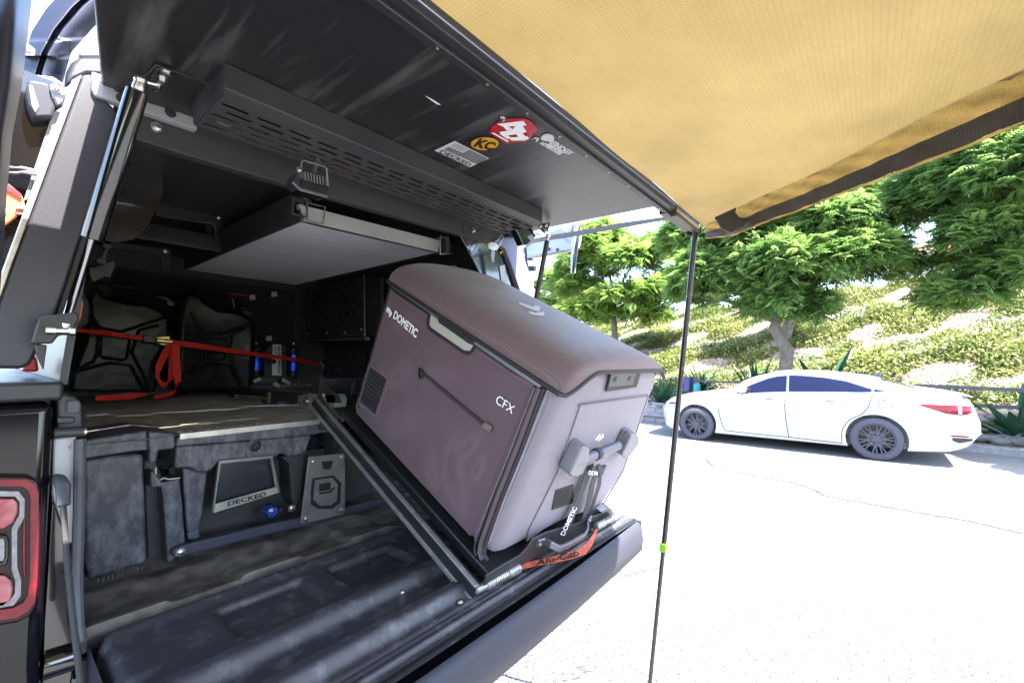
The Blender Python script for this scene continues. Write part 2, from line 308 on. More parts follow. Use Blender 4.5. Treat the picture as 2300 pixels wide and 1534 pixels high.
# ================================================================== SETTING: road, kerb, hill
rd = build('road', MB().box(-60, 11.0, -80, 90, -.3, 0), M['road'], smooth=0, kind='structure')
build('kerb', MB().box(11.0, 11.18, -80, 3.6, -.3, .13), M['kerb'], bevel=.02, kind='structure')
def hill_z(x, y):
    if x < 11.18: return -.3
    a = max(0, x-11.5); top = 4.9 + .10*max(-6, min(10, -y))
    z = .12 + .05*smoothstep(11.2, 11.6, x) + top*smoothstep(0, 1, a/16)*.55 + top*.45*min(1, a/12)
    z += .09*math.sin(x*1.7+y*.9) * min(1, a/2) + .06*math.sin(y*2.3-x*.6) * min(1, a/2)
    z += 2.3*smoothstep(6, 26, y)*0 - .5*smoothstep(5, 16, y)*min(1, a/6)
    return z
nx, ny = 70, 130
hv = np.zeros((ny, nx, 3))
for j in range(ny):
    y = -26 + 70*j/(ny-1)
    for i in range(nx):
        x = 11.18 + 42*(i/(nx-1))**1.8; hv[j, i] = (x, y, hill_z(x, y) + random.uniform(-.012, .012))
idx = np.arange(nx*ny).reshape(ny, nx)
hf = np.stack([idx[:-1, :-1], idx[:-1, 1:], idx[1:, 1:], idx[1:, :-1]], -1).reshape(-1, 4)
npobj('hillside', hv.reshape(-1, 3), hf, M['soil'], kind='structure', smooth=True)
build('far_ground', MB().box(53, 300, -200, 250, -.5, 3.5), M['soil'], smooth=0, kind='structure')

def strip_on(pxs, z, w, m, name, label, jag=.5):
    pts = [PZ(a, b, z) for a, b in pxs]; fine = []
    for i in range(len(pts)-1):
        n = max(3, int((pts[i+1]-pts[i]).length/max(w*1.6, .04)))
        for k in range(n): fine.append(pts[i].lerp(pts[i+1], k/n))
    fine.append(pts[-1]); vs, fs = [], []
    for i, p in enumerate(fine):
        t = (fine[min(i+1, len(fine)-1)]-fine[max(i-1, 0)]).normalized(); s = Vector((-t.y, t.x, 0)); j = s*w*random.uniform(-jag, jag)
        vs += [p+j-s*w*random.uniform(.5, 1), p+j+s*w*random.uniform(.5, 1)]
        if i: fs.append((2*i-2, 2*i-1, 2*i+1, 2*i))
    o = build(name, MB().add(vs, fs), m, smooth=0, kind='structure'); o['label'] = label; return o
strip_on([(1585, 1030), (1600, 1046), (1700, 1070), (1780, 1083), (1833, 1100), (1850, 1112), (1930, 1127), (2060, 1150), (2180, 1170), (2300, 1198)], .004, .034, M['crack'], 'road_crack', 'long dark crack wandering across the pale road', .2)
strip_on([(1322, 1308), (1370, 1292), (1420, 1284), (1475, 1266)], .004, .05, M['patch'], 'tar_seam', 'grey tar seam on the pale ground beside the tailgate')
strip_on([(1250, 1534), (1290, 1512), (1335, 1488)], .004, .035, M['patch'], 'tar_seam', 'short grey tar stain at the foot of the picture')

# ================================================================== PICKUP TRUCK
truck = thing('pickup_truck', (.8, 2, 0), 'black pickup truck with its tailgate folded down and ribbed bed liner', 'pickup truck')
ROOFZ = 2.10
b = MB()
b.box(-.16, .088, 1.10, 3.2, .62, 1.475)                 # left bed side
b.box(1.56, 1.78, 1.10, 3.2, .62, 1.475)                 # right bed side
b.box(-.1, 1.72, 3.02, 3.1, .7, 1.45)
build('body', b, M['body'], truck, bevel=.018, seg=4)
build('bumper', MB().box(.02, 1.66, .98, 1.10, .50, .70), M['black'], truck, bevel=.02)
build('inner_body', MB().box(.088, 1.56, 1.19, 3.02, .72, .97), M['gloss'], truck)
build('rail_cap', MB().box(-.17, .097, 1.085, 3.2, 1.478, 1.51), M['coat'], truck, bevel=.006)
for xw in (-.12, 1.50):
    wt = build('tyre', MB().lathe((xw, 2.05, .42), (1, 0, 0), [(0, .24), (.0, .30), (.03, .40), (.06, .42), (.20, .42), (.23, .40), (.26, .30), (.26, .24)], 48), M['rubber'], truck)
    build('rim', MB().lathe((xw+.03, 2.05, .42), (1, 0, 0), [(0, .235), (.2, .235)], 32), M['coat'], wt)
# jamb between taillight panel and bed
jy = Y_(1.135)
build('door_jamb', MB().prism([jy(120, 985), jy(172, 980), jy(167, 1215), jy(156, 1222), jy(116, 1110)], (0, .3, 0)), M['jamb'], truck, bevel=.003)
build('jamb_post', MB().prism([jy(116, 1112), jy(156, 1222), jy(168, 1215), jy(176, 1440), jy(150, 1600), jy(90, 1600), jy(96, 1400)], (0, .25, 0)), M['gloss'], truck, bevel=.01, seg=3)
build('weather_seal', MB().tube([PY(180, 985, 1.12), PY(178, 1150, 1.12), PY(173, 1300, 1.12), PY(176, 1400, 1.10), PY(182, 1440, 1.09)], .0085, 10), M['hose'], truck)
hy = Y_(1.12)
build('latch_cover', MB().prism([hy(128, 882), hy(150, 884), hy(172, 890), hy(184, 908), hy(188, 930), hy(188, 972), hy(126, 980)], (0, .12, 0)), M['coat'], truck, bevel=.006, seg=3)
hy2 = Y_(1.113)
build('latch_recess', MB().prism([hy2(150, 899), hy2(180, 899), hy2(183, 915), hy2(180, 928), hy2(150, 930)], (0, .008, 0)), M['hose'], truck, bevel=.003)
build('latch_slot', MB().prism([hy2(128, 937), hy2(168, 936), hy2(168, 950), hy2(128, 952)], (0, .006, 0)), M['black'], truck, bevel=.002)
build('latch_bar', MB().tube([PY(122, 972, 1.1), PY(188, 969, 1.1)], .009, 12), M['coat'], truck)
build('latch_pin', MB().tube([PY(188, 969, 1.1), PY(194, 968.5, 1.1)], .0075, 12), M['zinc'], truck)
# tailgate stay cable
cb = [PY(128, 1075, 1.10), PY(140, 1090, 1.09), PY(141, 1130, 1.075)]
build('stay_cable_boot', MB().tube([hy(126, 1074), PY(135, 1078, 1.09), PY(142, 1092, 1.075), PY(143, 1135, 1.06)], [.008, .009, .010, .0085], 10), M['hose'], truck)
build('stay_cable', MB().tube([PY(142, 1130, 1.06), PY(146, 1200, 1.04), PY(154, 1290, 1.01), PY(163, 1380, .985), PY(174, 1470, .96), PY(184, 1560, .93)], .0042, 8), M['rubber'], truck)
build('exhaust_tube', MB().tube([PY(95, 1492, 1.14), PY(165, 1470, 1.14)], .026, 14), M['gloss'], truck)

# taillight
def ty(a, c, d=0): return PY(a, c, 1.10-.002-d)
tl = build('tail_light', MB().prism([ty(-60, 1064), ty(60, 1066), ty(84, 1078), ty(93, 1100), ty(93, 1200), ty(90, 1300), ty(85, 1352), ty(70, 1376), ty(40, 1392), ty(-60, 1408)], (0, -.012, 0)), M['lamp_dark'], truck, bevel=.004, seg=3)
def ring(o, i, d, t=.006): return MB().hole_plate([ty(*p, d) for p in o], [ty(*p, d) for p in i], (0, -t, 0))
O1 = [(-60, 1074), (58, 1075), (78, 1086), (86, 1106), (86, 1200), (83, 1300), (78, 1346), (64, 1368), (36, 1384), (-60, 1398)]
I1 = [(-60, 1090), (50, 1090), (62, 1098), (68, 1112), (68, 1200), (66, 1298), (62, 1334), (52, 1350), (30, 1362), (-60, 1376)]
build('lamp_ring', ring(O1, I1, .012), M['lamp_red'], tl, bevel=.003)
build('lamp_core', MB().prism([ty(*p, .014) for p in [(-60, 1118), (30, 1118), (40, 1128), (40, 1150), (30, 1172), (8, 1186), (-60, 1186)]], (0, -.005, 0)), M['lamp_pink'], tl, bevel=.003, seg=3)
build('lamp_core', MB().prism([ty(*p, .014) for p in [(-60, 1290), (10, 1290), (25, 1300), (29, 1320), (25, 1345), (8, 1360), (-60, 1368)]], (0, -.005, 0)), M['lamp_pink'], tl, bevel=.003, seg=3)
build('lamp_bezel', ring([(-60, 1100), (42, 1102), (55, 1120), (54, 1160), (38, 1190), (38, 1270), (47, 1300), (46, 1335), (30, 1356), (-60, 1372)], [(-60, 1112), (34, 1113), (44, 1126), (43, 1154), (26, 1184), (26, 1278), (34, 1302), (33, 1330), (22, 1346), (-60, 1362)], .013), M['lamp_clear'], tl, bevel=.002)
build('lamp_bar', ring([(-60, 1200), (14, 1200), (20, 1212), (20, 1250), (14, 1268), (-60, 1272)], [(-60, 1206), (8, 1206), (12, 1214), (12, 1248), (8, 1260), (-60, 1264)], .014), M['black'], tl, bevel=.002)
build('reverse_lens', MB().prism([ty(*p, .013) for p in [(-60, 1208), (7, 1208), (10, 1215), (10, 1247), (7, 1258), (-60, 1262)]], (0, -.003, 0)), M['lamp_clear'], tl)
build('lamp_reflector', MB().prism([ty(*p, .014) for p in [(52, 1160), (58, 1170), (58, 1290), (53, 1300), (50, 1230)]], (0, -.004, 0)), M['lamp_red'], tl, bevel=.002)

# bed floor, corrugated liner
def bedz(x, y):
    r = .008*math.sin((y-1.17)*2*math.pi/.16)
    return 1.008 + r*.9 - .03*smoothstep(1.182, 1.172, y) + .006*smoothstep(1.22, 1.19, y)
FL = MB().grid(lambda a, c: Vector((.135+1.42*a, 1.172+1.84*c, bedz(.135+1.42*a, 1.172+1.84*c) + .009*(smoothstep(.02, .06, (a*5) % 1)-smoothstep(.5, .56, (a*5) % 1)))), 120, 90)
build('bed_floor', FL, M['dusty'], truck, smooth=60)
build('bed_wall', MB().box(1.50, 1.56, 1.172, 3.02, .97, 1.60), M['liner'], truck)
build('bed_wall', MB().box(.09, .125, 1.3, 3.02, .97, 1.45), M['liner'], truck)
build('bed_wall', MB().box(.125, 1.5, 2.98, 3.02, .97, 1.45), M['liner'], truck)

# tailgate
TX0, TX1, TY0, TY1 = .15, 1.42, .622, 1.152
def tgz(x, y):
    z = 1.03
    for yc, hw, h, xa, xb in ((.855, .026, .024, .1, .84), (.735, .024, .022, .1, .86)):
        z += h*smoothstep(hw*1.55, hw*.35, abs(y-yc))*smoothstep(xb, xb-.10, x)
    z += .010*math.exp(-((y-1.115)/.018)**2) - .02*smoothstep(1.138, 1.152, y)
    # pressed pads along the hinge side
    for xc in (.42, .66, 1.0, 1.25):
        z -= .014*smoothstep(.095, .078, abs(x-xc))*smoothstep(.072, .058, abs(y-1.0))
    for k, yg in enumerate((.682, .666, .65)):
        z -= .004*math.exp(-((y-yg)/.004)**2)
    z -= .012*smoothstep(.66, .635, y)
    z -= .035*smoothstep(.185, .152, x)**2 + .05*smoothstep(.0, .06, (1.152-.05 < y)*(.06-(x-.15)-(1.152-y)))
    return z
tg = MB().grid(lambda a, c: Vector((TX0+(TX1-TX0)*a, TY0+(TY1-TY0)*c, tgz(TX0+(TX1-TX0)*a, TY0+(TY1-TY0)*c))), 190, 150)
tailgate = build('tailgate', tg, M['liner'], truck, smooth=50)
# outer shell with crowned rear face
prof = [(.622, 1.016), (.612, 1.012), (.603, .99), (.600, .96), (.606, .925), (.622, .915), (.9, .925), (1.14, .93), (1.152, .95), (1.152, 1.02)]
xs = [.15, .16, .3, .5, .75, 1.0, 1.25, 1.40, 1.42]
vs = []; 
for x in xs:
    cr = -.022*(1-((x-.6)/.82)**2)
    for (y, z) in prof: vs.append((x, y + (cr if y < .7 else 0), z))
k = len(prof); fs = [(i*k+j, i*k+j+1, (i+1)*k+j+1, (i+1)*k+j) for i in range(len(xs)-1) for j in range(k-1)] + [tuple(range(k)), tuple(range((len(xs)-1)*k, len(xs)*k))[::-1]]
M['tg_skin'] = mat('slate_tailgate_skin', (.026, .027, .038), .55, spec=.3, bump=.06, bscale=200)
build('tailgate_skin', MB().add(vs, fs), M['tg_skin'], tailgate, smooth=50)
build('tailgate_corner', MB().prism([(1.42, .60, .925), (1.42, .60, 1.02), (1.44, .62, 1.045), (1.575, .625, 1.05), (1.59, .62, 1.03), (1.59, .615, .99), (1.50, .605, .94)], (0, .45, 0)), mat('satin_corner', (.17, .165, .18), .55, bump=.1, col2=(.24, .23, .25), nscale=14), tailgate, bevel=.006, seg=3)
build('edge_trim', MB().box(.16, 1.42, .626, .634, 1.018, 1.0245), M['black'], tailgate)
for (a, c) in ((902, 1330), (1033, 1352), (1330, 1190)):
    p = PZ(a, c, 1.032); build('bolt', MB().bolt(p, (0, 0, 1), .0055), M['zinc'], tailgate)
build('hinge_gap_trim', MB().box(.14, 1.5, 1.156, 1.170, .93, .985), M['rubber'], truck)

# ================================================================== CANOPY
can = thing('truck_canopy', (.8, 2.1, 1.5), 'black metal canopy over the truck bed with rear hatch swung up', 'canopy')
build('roof', MB().box(.13, 1.47, 1.2, 3.0, ROOFZ, ROOFZ+.02), M['interior'], can)
build('front_wall', MB().box(.1, 1.52, 2.9, 2.93, 1.40, ROOFZ), M['interior'], can)
build('right_wall', MB().prism([(1.52, 1.17, 1.5), (1.52, 2.9, 1.5), (1.44, 2.9, ROOFZ), (1.44, 1.17, ROOFZ)], (.03, 0, 0)), M['interior'], can)
build('left_wall', MB().prism([(.10, 1.2, 1.50), (.10, 2.9, 1.50), (.15, 2.9, ROOFZ), (.15, 1.2, ROOFZ)], (.012, 0, 0)), M['interior'], can)
p15 = Y_(1.15)
build('rear_pillar', MB().prism([p15(*q) for q in [(183, 168), (206, 165), (218, 205), (266, 252), (262, 275), (190, 500), (146, 640), (112, 742), (70, 815), (52, 828), (-20, 828), (-8, 690), (30, 585)]], (0, .07, 0)), M['pillar'], can, bevel=.006, seg=3)
build('pillar_edge', MB().prism([PY(*q, 1.146) for q in [(162, 180), (184, 168), (28, 590), (-10, 700), (-30, 700), (0, 620)]], (0, .03, 0)), M['alu'], can, bevel=.002)
build('pillar_seal', MB().prism([PY(*q, 1.16) for q in [(266, 252), (284, 262), (215, 480), (160, 650), (128, 745), (112, 742), (146, 640), (190, 500)]], (0, .05, 0)), M['rubber'], can, bevel=.003)
# flange over the pillar and header beam
build('flange', MB().prism([PY(*q, 1.142) for q in [(207, 161), (228, 168), (445, 262), (443, 293), (240, 224), (214, 216), (206, 200)]], (0, .02, 0)), M['flange'], can, bevel=.002)
build('header', MB().prism([PY(*q, 1.165) for q in [(270, 215), (450, 262), (800, 375), (1130, 500), (1132, 560), (1010, 520), (600, 402), (390, 340), (270, 302)]], (0, .03, 0)), mat('header_coat', (.035, .035, .038), .65), can, bevel=.003)
for q in ((352, 287), (1062, 518)):
    build('bolt', MB().bolt(PY(*q, 1.163), (0, -1, 0), .008), M['zinc'], can)
for q in ((275, 222), (383, 254)):
    build('mount_hole', MB().lathe(PY(*q, 1.141), (0, -1, 0), [(0, .010), (.001, .010)], 16), M['pillar'], can)
# right pillar seen past the cooler
build('rear_pillar', MB().prism([p15(*q) for q in [(1110, 540), (1142, 532), (1160, 535), (1172, 560), (1215, 690), (1180, 690), (1150, 600), (1135, 560)]], (0, .05, 0)), mat('blue_grey_coat', (.12, .13, .20), .5), can, bevel=.004)
build('door_seal_channel', MB().prism([PY(*q, 1.17) for q in [(1030, 520), (1110, 540), (1136, 560), (1168, 650), (1175, 700), (1120, 700)]], (0, .1, 0)), M['gloss'], can, bevel=.004)
build('latch_slot', MB().prism([PY(*q, 1.166) for q in [(1122, 598), (1134, 595), (1139, 632), (1126, 630)]], (0, .003, 0)), M['steel'], can)
build('warning_label', MB().prism([PY(*q, 1.165) for q in [(1123, 567), (1137, 558), (1138, 562), (1124, 571)]], (0, .001, 0)), M['yellow'], can)
# interior ceiling brackets and hooks
yc = Y_(1.95)
build('ceiling_bracket', MB().prism([yc(*q) for q in [(350, 448), (430, 462), (553, 490), (540, 500), (505, 505), (505, 548), (486, 543), (480, 505), (350, 485)]], (0, .02, 0)), M['coat'], can, bevel=.003)
build('ceiling_hook', MB().prism([PY(*q, 1.99) for q in [(458, 495), (478, 500), (484, 545), (486, 556), (470, 553)]], (0, .012, 0)), M['coat'], can, bevel=.003)
build('bolt', MB().bolt(PY(492, 489, 1.948), (0, -1, 0), .006), M['zinc'], can)
yb = Y_(2.3)
build('wall_bracket', MB().prism([yb(*q) for q in [(245, 541), (300, 548), (386, 560), (386, 606), (362, 603), (360, 577), (345, 571), (250, 558)]], (0, .015, 0)), M['coat'], can, bevel=.004)
build('bolt', MB().bolt(PY(372, 564, 2.295), (0, -1, 0), .007), M['zinc'], can)
yf = Y_(2.895)
build('lining_panel', MB().prism([yf(*q) for q in [(250, 600), (662, 655), (655, 850), (250, 850)]], (0, -.01, 0)), mat('charcoal_felt', (.02, .02, .02), .8, bump=.4), can)
# back ledge at the right, white edge behind cooler
build('side_ledge', MB().prism([PX(*q, 1.40) for q in [(1006, 598), (1038, 594), (1040, 602), (1008, 604)]], (.01, 0, 0)), M['white_panel'], can)
# perforated panel on the right wall, built from plates with real holes
pq = [PX(*q, 1.36) for q in [(677, 649), (818, 620), (820, 750), (687, 757)]]
pw = build('perforated_panel', MB().box(0, 0.001, 0, .001, 0, .001), M['clear'], can); bpy.data.objects.remove(pw)
mb = MB(); NC, NR = 9, 4
def pqf(a, c): return (pq[3]*(1-a)+pq[2]*a)*(1-c)+(pq[0]*(1-a)+pq[1]*a)*c
for i in range(NC):
    for j in range(NR):
        a0, a1, c0, c1 = i/NC, (i+1)/NC, j/NR, (j+1)/NR
        if 0 < i < 8 and j > 0:
            n = 12; am, cm = (a0+a1)/2, (c0+c1)/2; out = []; inn = []
            for k in range(n):
                t = 2*math.pi*(k+.5)/n; ca, sa = math.cos(t), math.sin(t); q = max(abs(ca), abs(sa))
                out.append(pqf(am+ca/q*(a1-a0)/2, cm+sa/q*(c1-c0)/2)); inn.append(pqf(am+ca*(a1-a0)*.24, cm+sa*(c1-c0)*.24))
            mb.hole_plate(out, inn, (.006, 0, 0))
        else: mb.prism([pqf(a0, c0), pqf(a1, c0), pqf(a1, c1), pqf(a0, c1)], (.006, 0, 0))
build('perforated_panel', mb, M['clear'], can, smooth=0)
build('panel_frame', MB().tube([pqf(-.01, 1), pqf(-.01, 0), pqf(1.0, -.02), pqf(1.0, 1.02)], .005, 6), M['steel'], can)
build('panel_return', MB().prism([PX(*q, 1.36) for q in [(820, 620), (855, 622), (855, 752), (820, 752)]], (.02, 0, 0)), M['clear'], can)
build('panel_shelf', MB().prism([pqf(.02, -.04), pqf(1, -.05), pqf(1, -.11), pqf(.04, -.08)], (.03, 0, 0)), M['steel'], can)
for a, c in ((.03, .96), (.95, .93), (.4, .05), (.7, .04), (.95, .08), (.05, .06)):
    build('bolt', MB().bolt(pqf(a, c), (-1, 0, 0), .006), M['zinc'], can)

# ---- hatch
HZ = 2.08
hz = Z_(HZ)
HPX = [(89, -500), (210, 0), (222, 130), (229, 195), (246, 207), (442, 268), (800, 390), (1120, 492), (1236, 511), (1481, 463), (1165, 224), (895, 0)]
hp = [hz(*q) for q in HPX[1:]]; hp = [Vector((.078, .80, HZ)), hz(210, 0), hz(222, 130), hz(229, 195), Vector((.146, 1.163, HZ)), Vector((1.44, 1.163, HZ)), hz(1236, 511), hz(1481, 463), hz(1165, 224)] + [hz(895, 0), Vector((.15, .55, HZ))]
hatch = build('rear_hatch', MB().prism(hp, (0, 0, .03)), M['hatch'], can, bevel=.003)
# outer rail, ribbed
rl = MB()
for (y0, y1, z0) in ((.500, .520, 2.058), (.520, .536, 2.050), (.536, .550, 2.062)):
    rl.box(.0, 1.475, y0, y1, z0, 2.0795)
build('hatch_rail', rl, M['coat'], hatch, bevel=.002)
for x in np.linspace(.45, 1.4, 9):
    build('rivet', MB().bolt((x, .528, 2.050), (0, 0, -1), .0022), M['zinc'], hatch)
# slotted storage panel under the hatch
q4 = [hz(0, 0)]*0
VX0, VX1, VY0, VY1, VZ = .262, 1.235, .900, 1.048, 2.022
mb = MB(); NC, NR = 16, 5
cw = (VX1-VX0)/NC; rh = (VY1-VY0)/(NR+.6)
y_s = VY0+rh*.3
mb.box(VX0, VX1, VY0, y_s, VZ, VZ+.002); mb.box(VX0, VX1, y_s+NR*rh, VY1, VZ, VZ+.002)
for j in range(NR):
    off = (.25 if j % 2 else -.0)*cw
    y0 = y_s+j*rh; y1 = y0+rh
    if off: mb.box(VX0, VX0+off, y0, y1, VZ, VZ+.002)
    for i in range(NC):
        x0 = VX0+off+i*cw; x1 = min(x0+cw, VX1)
        if x1-x0 < cw*.9: mb.box(x0, x1, y0, y1, VZ, VZ+.002); continue
        o_ = [(x0, y0), (x1, y0), (x1, y1), (x0, y1)]; m_, n_ = cw*.13, rh*.27
        i_ = [(x0+m_, y0+n_), (x1-m_, y0+n_), (x1-m_, y1-n_), (x0+m_, y1-n_)]
        mb.hole_plate([(a, c, VZ) for a, c in o_], [(a, c, VZ) for a, c in i_], (0, 0, .002))
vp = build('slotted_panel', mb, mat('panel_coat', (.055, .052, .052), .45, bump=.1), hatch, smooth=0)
build('slot_shade_sheet', MB().box(VX0+.004, VX1-.004, VY0, VY1+.02, HZ-.006, HZ-.001), mat('dead_black', (.003, .003, .003), .9), hatch)  # black sheet added behind the slots to deepen their shade
build('panel_lip', MB().prism([(VX0, VY0, VZ), (VX0, VY0-.018, VZ+.012), (VX0, VY0-.020, HZ-.001), (VX0, VY0-.016, HZ-.001), (VX0, VY0-.014, VZ+.014), (VX0, VY0+.001, VZ+.004)], (VX1-VX0, 0, 0)), M['coat'], hatch, bevel=.0015)
build('panel_end', MB().prism([(VX0, VY0-.018, HZ), (VX0, VY0-.018, VZ+.012), (VX0, VY0, VZ), (VX0, VY1, VZ), (VX0, VY1+.03, HZ)], (-.002, 0, 0)), M['coat'], hatch)
build('panel_end', MB().prism([(VX1, VY0-.018, HZ), (VX1, VY0-.018, VZ+.012), (VX1, VY0, VZ), (VX1, VY1, VZ), (VX1, VY1+.03, HZ)], (.002, 0, 0)), M['coat'], hatch)
build('recess_plate', MB().prism([PZ(*q, HZ-.0005) for q in [(350, 143), (490, 194), (466, 232), (445, 262), (250, 205), (330, 165)]], (0, 0, -.003)), M['coat'], hatch, bevel=.001)
# small red and clear odds seen through the slots
build('red_tag', MB().prism([PZ(*q, VZ+.012) for q in [(762, 378), (800, 392), (797, 404), (772, 398)]], (0, 0, .002)), M['red'], hatch)
build('clear_bag', MB().prism([PZ(*q, VZ+.01) for q in [(485, 270), (520, 284), (515, 292), (480, 278)]], (0, 0, .002)), M['offwhite'], hatch)
build('clear_bag', MB().prism([PZ(*q, VZ+.01) for q in [(965, 452), (985, 458), (978, 468), (958, 462)]], (0, 0, .002)), M['white'], hatch)

# stickers on the hatch
def stick(name, pxs, m, d=.0012, th=.0004, label=None, par=None):
    return build(name, MB().prism([PZ(a, c, HZ-d) for a, c in pxs], (0, 0, -th)), m, par or hatch, smooth=0, label=label)
def ell(cx, cy, ax, ay, bx, by, n=28): return [(cx+ax*math.cos(t)+bx*math.sin(t), cy+ay*math.cos(t)+by*math.sin(t)) for t in np.linspace(0, 2*math.pi, n, endpoint=False)]
s1 = stick('hexagon_sticker', [(1098, 299), (1106, 284), (1126, 268), (1178, 266), (1192, 272), (1208, 290), (1187, 315), (1180, 319), (1136, 322), (1112, 308)], M['red'], label='red hexagonal sticker with white block emblem')
Z3 = Z_(900)  # z units of zoom picture -> target px
def zq(a, c): return (900+a/3.068, 150+c/3.068)
_gd = [.0017]
def glyph(pts):
    _gd[0] += .00035; return stick('emblem', [zq(*p) for p in pts], M['white'], _gd[0], .0002, par=s1)
glyph([(664, 396), (845, 375), (868, 406), (706, 414)]); glyph([(706, 414), (735, 411), (790, 440), (745, 455)])
glyph([(800, 404), (838, 405), (862, 440), (815, 450), (775, 425)]); glyph([(745, 440), (800, 425), (812, 440), (760, 458)])
glyph([(680, 450), (760, 440), (850, 430), (868, 448), (830, 462), (710, 478)]); glyph([(680, 462), (715, 460), (768, 495), (735, 500)])
glyph([(790, 462), (835, 455), (868, 490), (825, 497)]); glyph([(740, 490), (870, 480), (885, 495), (858, 508), (765, 510)])
glyph([(626, 458), (640, 455), (745, 514), (738, 521)])
s2 = stick('round_sticker', ell(1089, 323.5, 34.5, 1.5, -5, 16.5), M['black_print'], label='round yellow sticker with black ring lettered KC')
s2b = stick('sticker_face', ell(1089, 323.5, 31, 1.3, -4.4, 14.3), M['yellow'], .0017, .0003, par=s2)
text_quad('KC', [PZ(*zq(495, 553), HZ-.0023), PZ(*zq(630, 580), HZ-.0023), PZ(*zq(665, 528), HZ-.0023), PZ(*zq(548, 494), HZ-.0023)], 'lettering', M['black_print'], s2, bold=.05)
s3 = stick('flag_sticker', [zq(232, 578), (900+372/3.068, 150+513/3.068), zq(608, 632), zq(478, 692)], M['offwhite'], label='silver flag sticker lettered DECKED')
fq = [zq(300, 572), zq(372, 520), zq(600, 632), zq(528, 672)]
def fl(a, c):
    x = (fq[0][0]*(1-a)+fq[3][0]*a)*(1-c)+(fq[1][0]*(1-a)+fq[2][0]*a)*c; y = (fq[0][1]*(1-a)+fq[3][1]*a)*(1-c)+(fq[1][1]*(1-a)+fq[2][1]*a)*c; return (x, y)
mb = MB()
for k in range(7):
    c0 = (k+.15)/7; c1 = (k+.75)/7; a0 = 0 if k < 3 else .44
    mb.prism([PZ(*fl(a0, c0), HZ-.0017), PZ(*fl(1, c0), HZ-.0017), PZ(*fl(1, c1), HZ-.0017), PZ(*fl(a0, c1), HZ-.0017)], (0, 0, -.0003))
for i in range(6):
    for j in range(4):
        a, c = .03+.065*i, .50+.12*j+(.05 if i % 2 else 0); mb.prism([PZ(*fl(a, c), HZ-.0017), PZ(*fl(a+.035, c), HZ-.0017), PZ(*fl(a+.035, c+.055), HZ-.0017), PZ(*fl(a, c+.055), HZ-.0017)], (0, 0, -.0003))
build('flag_print', mb, M['black_print'], s3, smooth=0)
text_quad('DECKED', [PZ(*zq(262, 592), HZ-.0018), PZ(*zq(478, 688), HZ-.0018), PZ(*zq(492, 668), HZ-.0018), PZ(*zq(290, 573), HZ-.0018)], 'lettering', M['black_print'], s3, bold=.03)
s4 = text_quad('RENOGY', [PZ(*zq(1012, 545), HZ-.001), PZ(*zq(1165, 612), HZ-.001), PZ(*zq(1198, 592), HZ-.001), PZ(*zq(1045, 500), HZ-.001)], 'sticker_lettering', M['offwhite'], hatch, bold=.06)
s4['label'] = 'pale letters RENOGY above a second line of blurred words'
stick('sticker_badge', [zq(*p) for p in [(965, 490), (985, 468), (1015, 462), (1052, 475), (1058, 500), (1030, 520), (1000, 512), (970, 505)]], M['offwhite'], .0016, .0003)
text_quad('ADVENTURE', [PZ(*zq(952, 530), HZ-.001), PZ(*zq(1090, 610), HZ-.001), PZ(*zq(1125, 592), HZ-.001), PZ(*zq(975, 513), HZ-.001)], 'sticker_lettering', M['offwhite'], hatch, bold=.08)
stick('scratch', [(955, 216), (968, 222), (990, 236), (982, 235)], M['white'], .001, .0003)
for q in ((1128, 266), (1203, 312)): build('bolt', MB().bolt(PZ(*q, HZ-.001), (0, 0, -1), .006), M['zinc'], hatch)

# gas struts
def strut(top, knee, bot, r1, label, body_m):
    t = thing('gas_strut', bot, label, 'gas strut', 'gas struts holding up the hatch')
    tp, kn, bt = map(Vector, (top, knee, bot)); d = (bt-tp).normalized()
    build('cylinder', MB().lathe(tp+d*.018, d, [(0, r1*.7), (.003, r1), ((kn-tp).length-.02, r1), ((kn-tp).length-.018, r1*.75)], 24), body_m, t)
    build('rod', MB().lathe(kn, d, [(0, r1*.42), ((bt-kn).length-.01, r1*.42)], 14), M['rod'], t)
    for p, s in ((tp, -1), (bt, 1)):
        e = build('end_fitting', MB().lathe(p-d*.012*s*0+d*(-.014 if s > 0 else .002), d, [(0, r1*.55), (.012, r1*.6), (.02, r1*.5)], 14), M['zinc'], t)
        mb = MB(); mb.lathe(p-Vector((.0, .0, .009)), (0, 0, 1), [(0, .003), (.003, .0085), (.009, .0105), (.015, .0085), (.018, .003)], 16); build('ball_joint', mb, M['zinc'], t)
    return t
st1 = strut(PZ(316, 182, 2.045), PY(212, 515, 1.16), PY(145, 742, 1.12), .0165, 'thick black gas strut with chrome rod on the grey pillar', M['gloss'])
st2 = strut(PZ(1231, 530, 2.045), PY(1196, 700, 1.06), PY(1180, 800, 1.1), .010, 'slim black gas strut at the far hatch corner before the trees', M['black'])
# brackets of struts (belong to canopy)
mb = MB(); mb.prism([PZ(352, 148, 2.078), PZ(336, 186, 2.045), PZ(340, 200, 2.040), PZ(346, 202, 2.040), PZ(358, 150, 2.078)], (.003, .012, 0)); build('strut_bracket', mb, M['coat'], can, bevel=.001)
for q in ((372, 163, 2.074), (362, 178, 2.066), (351, 192, 2.055)): build('bolt', MB().bolt(PZ(*q), (0, 0, -1), .009), M['zinc'], can)
build('stud', MB().tube([PZ(322, 184, 2.045), PZ(352, 192, 2.047)], .004, 8), M['zinc'], can)
build('strut_bracket', MB().prism([PY(*q, 1.11) for q in [(88, 712), (172, 700), (180, 715), (160, 748), (130, 755), (118, 772), (70, 772)]], (0, .02, 0)), M['coat'], can, bevel=.003)
build('strut_bracket', MB().prism([PY(*q, 1.13) for q in [(78, 772), (106, 775), (98, 832), (82, 800)]], (0, .01, 0)), M['coat'], can, bevel=.002)
